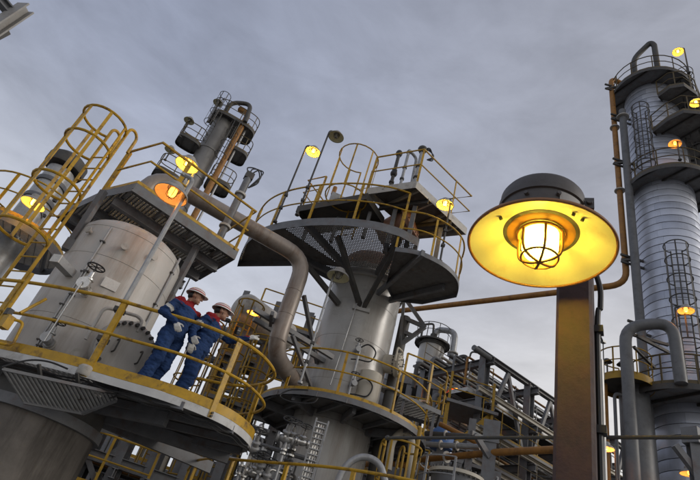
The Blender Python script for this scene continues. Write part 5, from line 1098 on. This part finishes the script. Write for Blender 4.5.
    def dome(sx, sy, sz, z0, lo=0.0):
        n = 28; vs = []; pf = [(1.0,-0.0)]+top
        for r, h in top:
            for q in range(n): a = 2*math.pi*q/n; vs.append(H(-0.005+(r+1e-4)*sx*math.cos(a), (r+1e-4)*sy*math.sin(a), z0+h*sz))
        return vs, [(i*n+q, i*n+(q+1) % n, (i+1)*n+(q+1) % n, (i+1)*n+q) for i in range(8) for q in range(n)]
    hm = MB(); hm.add(*dome(0.130,0.108,0.115,0.055)); helm = hm.build('helmet', 'helmet', t)
    bm_ = MB(); n = 28; vs = []
    for rr, zz in ((1.0,0.060),(1.0,0.048),(1.13,0.040),(1.13,0.050)):
        for q in range(n):
            a = 2*math.pi*q/n; ex = rr+(0.28 if rr > 1.05 else 0)*max(0, math.cos(a))**2; vs.append(H(-0.005+ex*0.130*math.cos(a), rr*0.108*math.sin(a), zz))
    bm_.add(vs, [(i*n+q, i*n+(q+1) % n, ((i+1) % 4)*n+(q+1) % n, ((i+1) % 4)*n+q) for i in range(4) for q in range(n)]); bm_.build('brim', 'helmet', helm)
    for z0, z1 in ((0.068,0.084),(0.108,0.118)):
        sb_ = MB(); vs = []
        for zz in (z0, z1):
            h = (zz-0.055)/0.115; r = math.sqrt(max(0,1-h*h))+0.018
            for q in range(n): a = 2*math.pi*q/n; vs.append(H(-0.005+r*0.130*math.cos(a), r*0.108*math.sin(a), zz))
        sb_.add(vs, [(q, (q+1) % n, n+(q+1) % n, n+q) for q in range(n)]); sb_.build('stripe', 'helmet_red', helm)
    MB().tube([H(-0.005+0.02, 0.085*s_, 0.045) for s_ in (1,)]+[H(0.03,0.062,-0.05),H(0.045,0,-0.115),H(0.03,-0.062,-0.05),H(0.015,-0.085,0.045)], 0.004, 5).build('chin_strap', 'black', helm)
    hb = MB(); n0 = 0; hb.sphere((0,0,0), 1, 16, 10)
    for i in range(len(hb.v)): v = hb.v[i]; hb.v[i] = H(-0.028+v.x*0.078, v.y*0.080, 0.005+v.z*0.078)
    hb.build('hair', 'hair', t)
    for sy in (-1,1): eb = MB(); eb.sphere(H(0.083,0.033*sy,0.018), 0.011, 8, 6); eb.build('eye', 'hair', t)
    t.rotation_euler = (0,0,heading); t.scale = (scale*1.18,scale*1.18,scale)
    return t
D1 = 8.36; P1 = AZ(-15.1, D1, Z1)
worker('worker in blue and red coverall with both gloved hands lowered', P1, math.radians(-30), dict(lean=0.02, kneeR=(0.05,-0.12,0.50), ankleR=(-0.02,-0.13,0.09), kneeL=(-0.02,0.11,0.5), ankleL=(-0.14,0.12,0.09), elbowR=(-0.06,-0.29,1.17), wristR=(0.17,-0.22,1.04), hdirR=(0.55,0.0,-0.8), elbowL=(0.06,0.25,1.17), wristL=(0.27,0.08,1.00), hdirL=(0.6,-0.2,-0.7), yaw=0.5, tilt=0.06), 0.975, 1)
P2 = AZ(-12.15, 8.60, Z1)
worker('worker in blue and red coverall pointing with one gloved hand raised', P2, math.radians(-8), dict(lean=0.05, kneeR=(0.08,-0.12,0.51), ankleR=(0.05,-0.13,0.09), kneeL=(0.0,0.11,0.5), ankleL=(-0.10,0.12,0.09), elbowR=(-0.09,-0.25,1.16), wristR=(-0.02,-0.27,0.92), hdirR=(0.25,0.05,-0.95), elbowL=(0.30,0.18,1.30), wristL=(0.55,0.15,1.40), pointL=True, hdirL=(0.9,0,0.45), yaw=0.3, tilt=0.02), 1.0, 5)
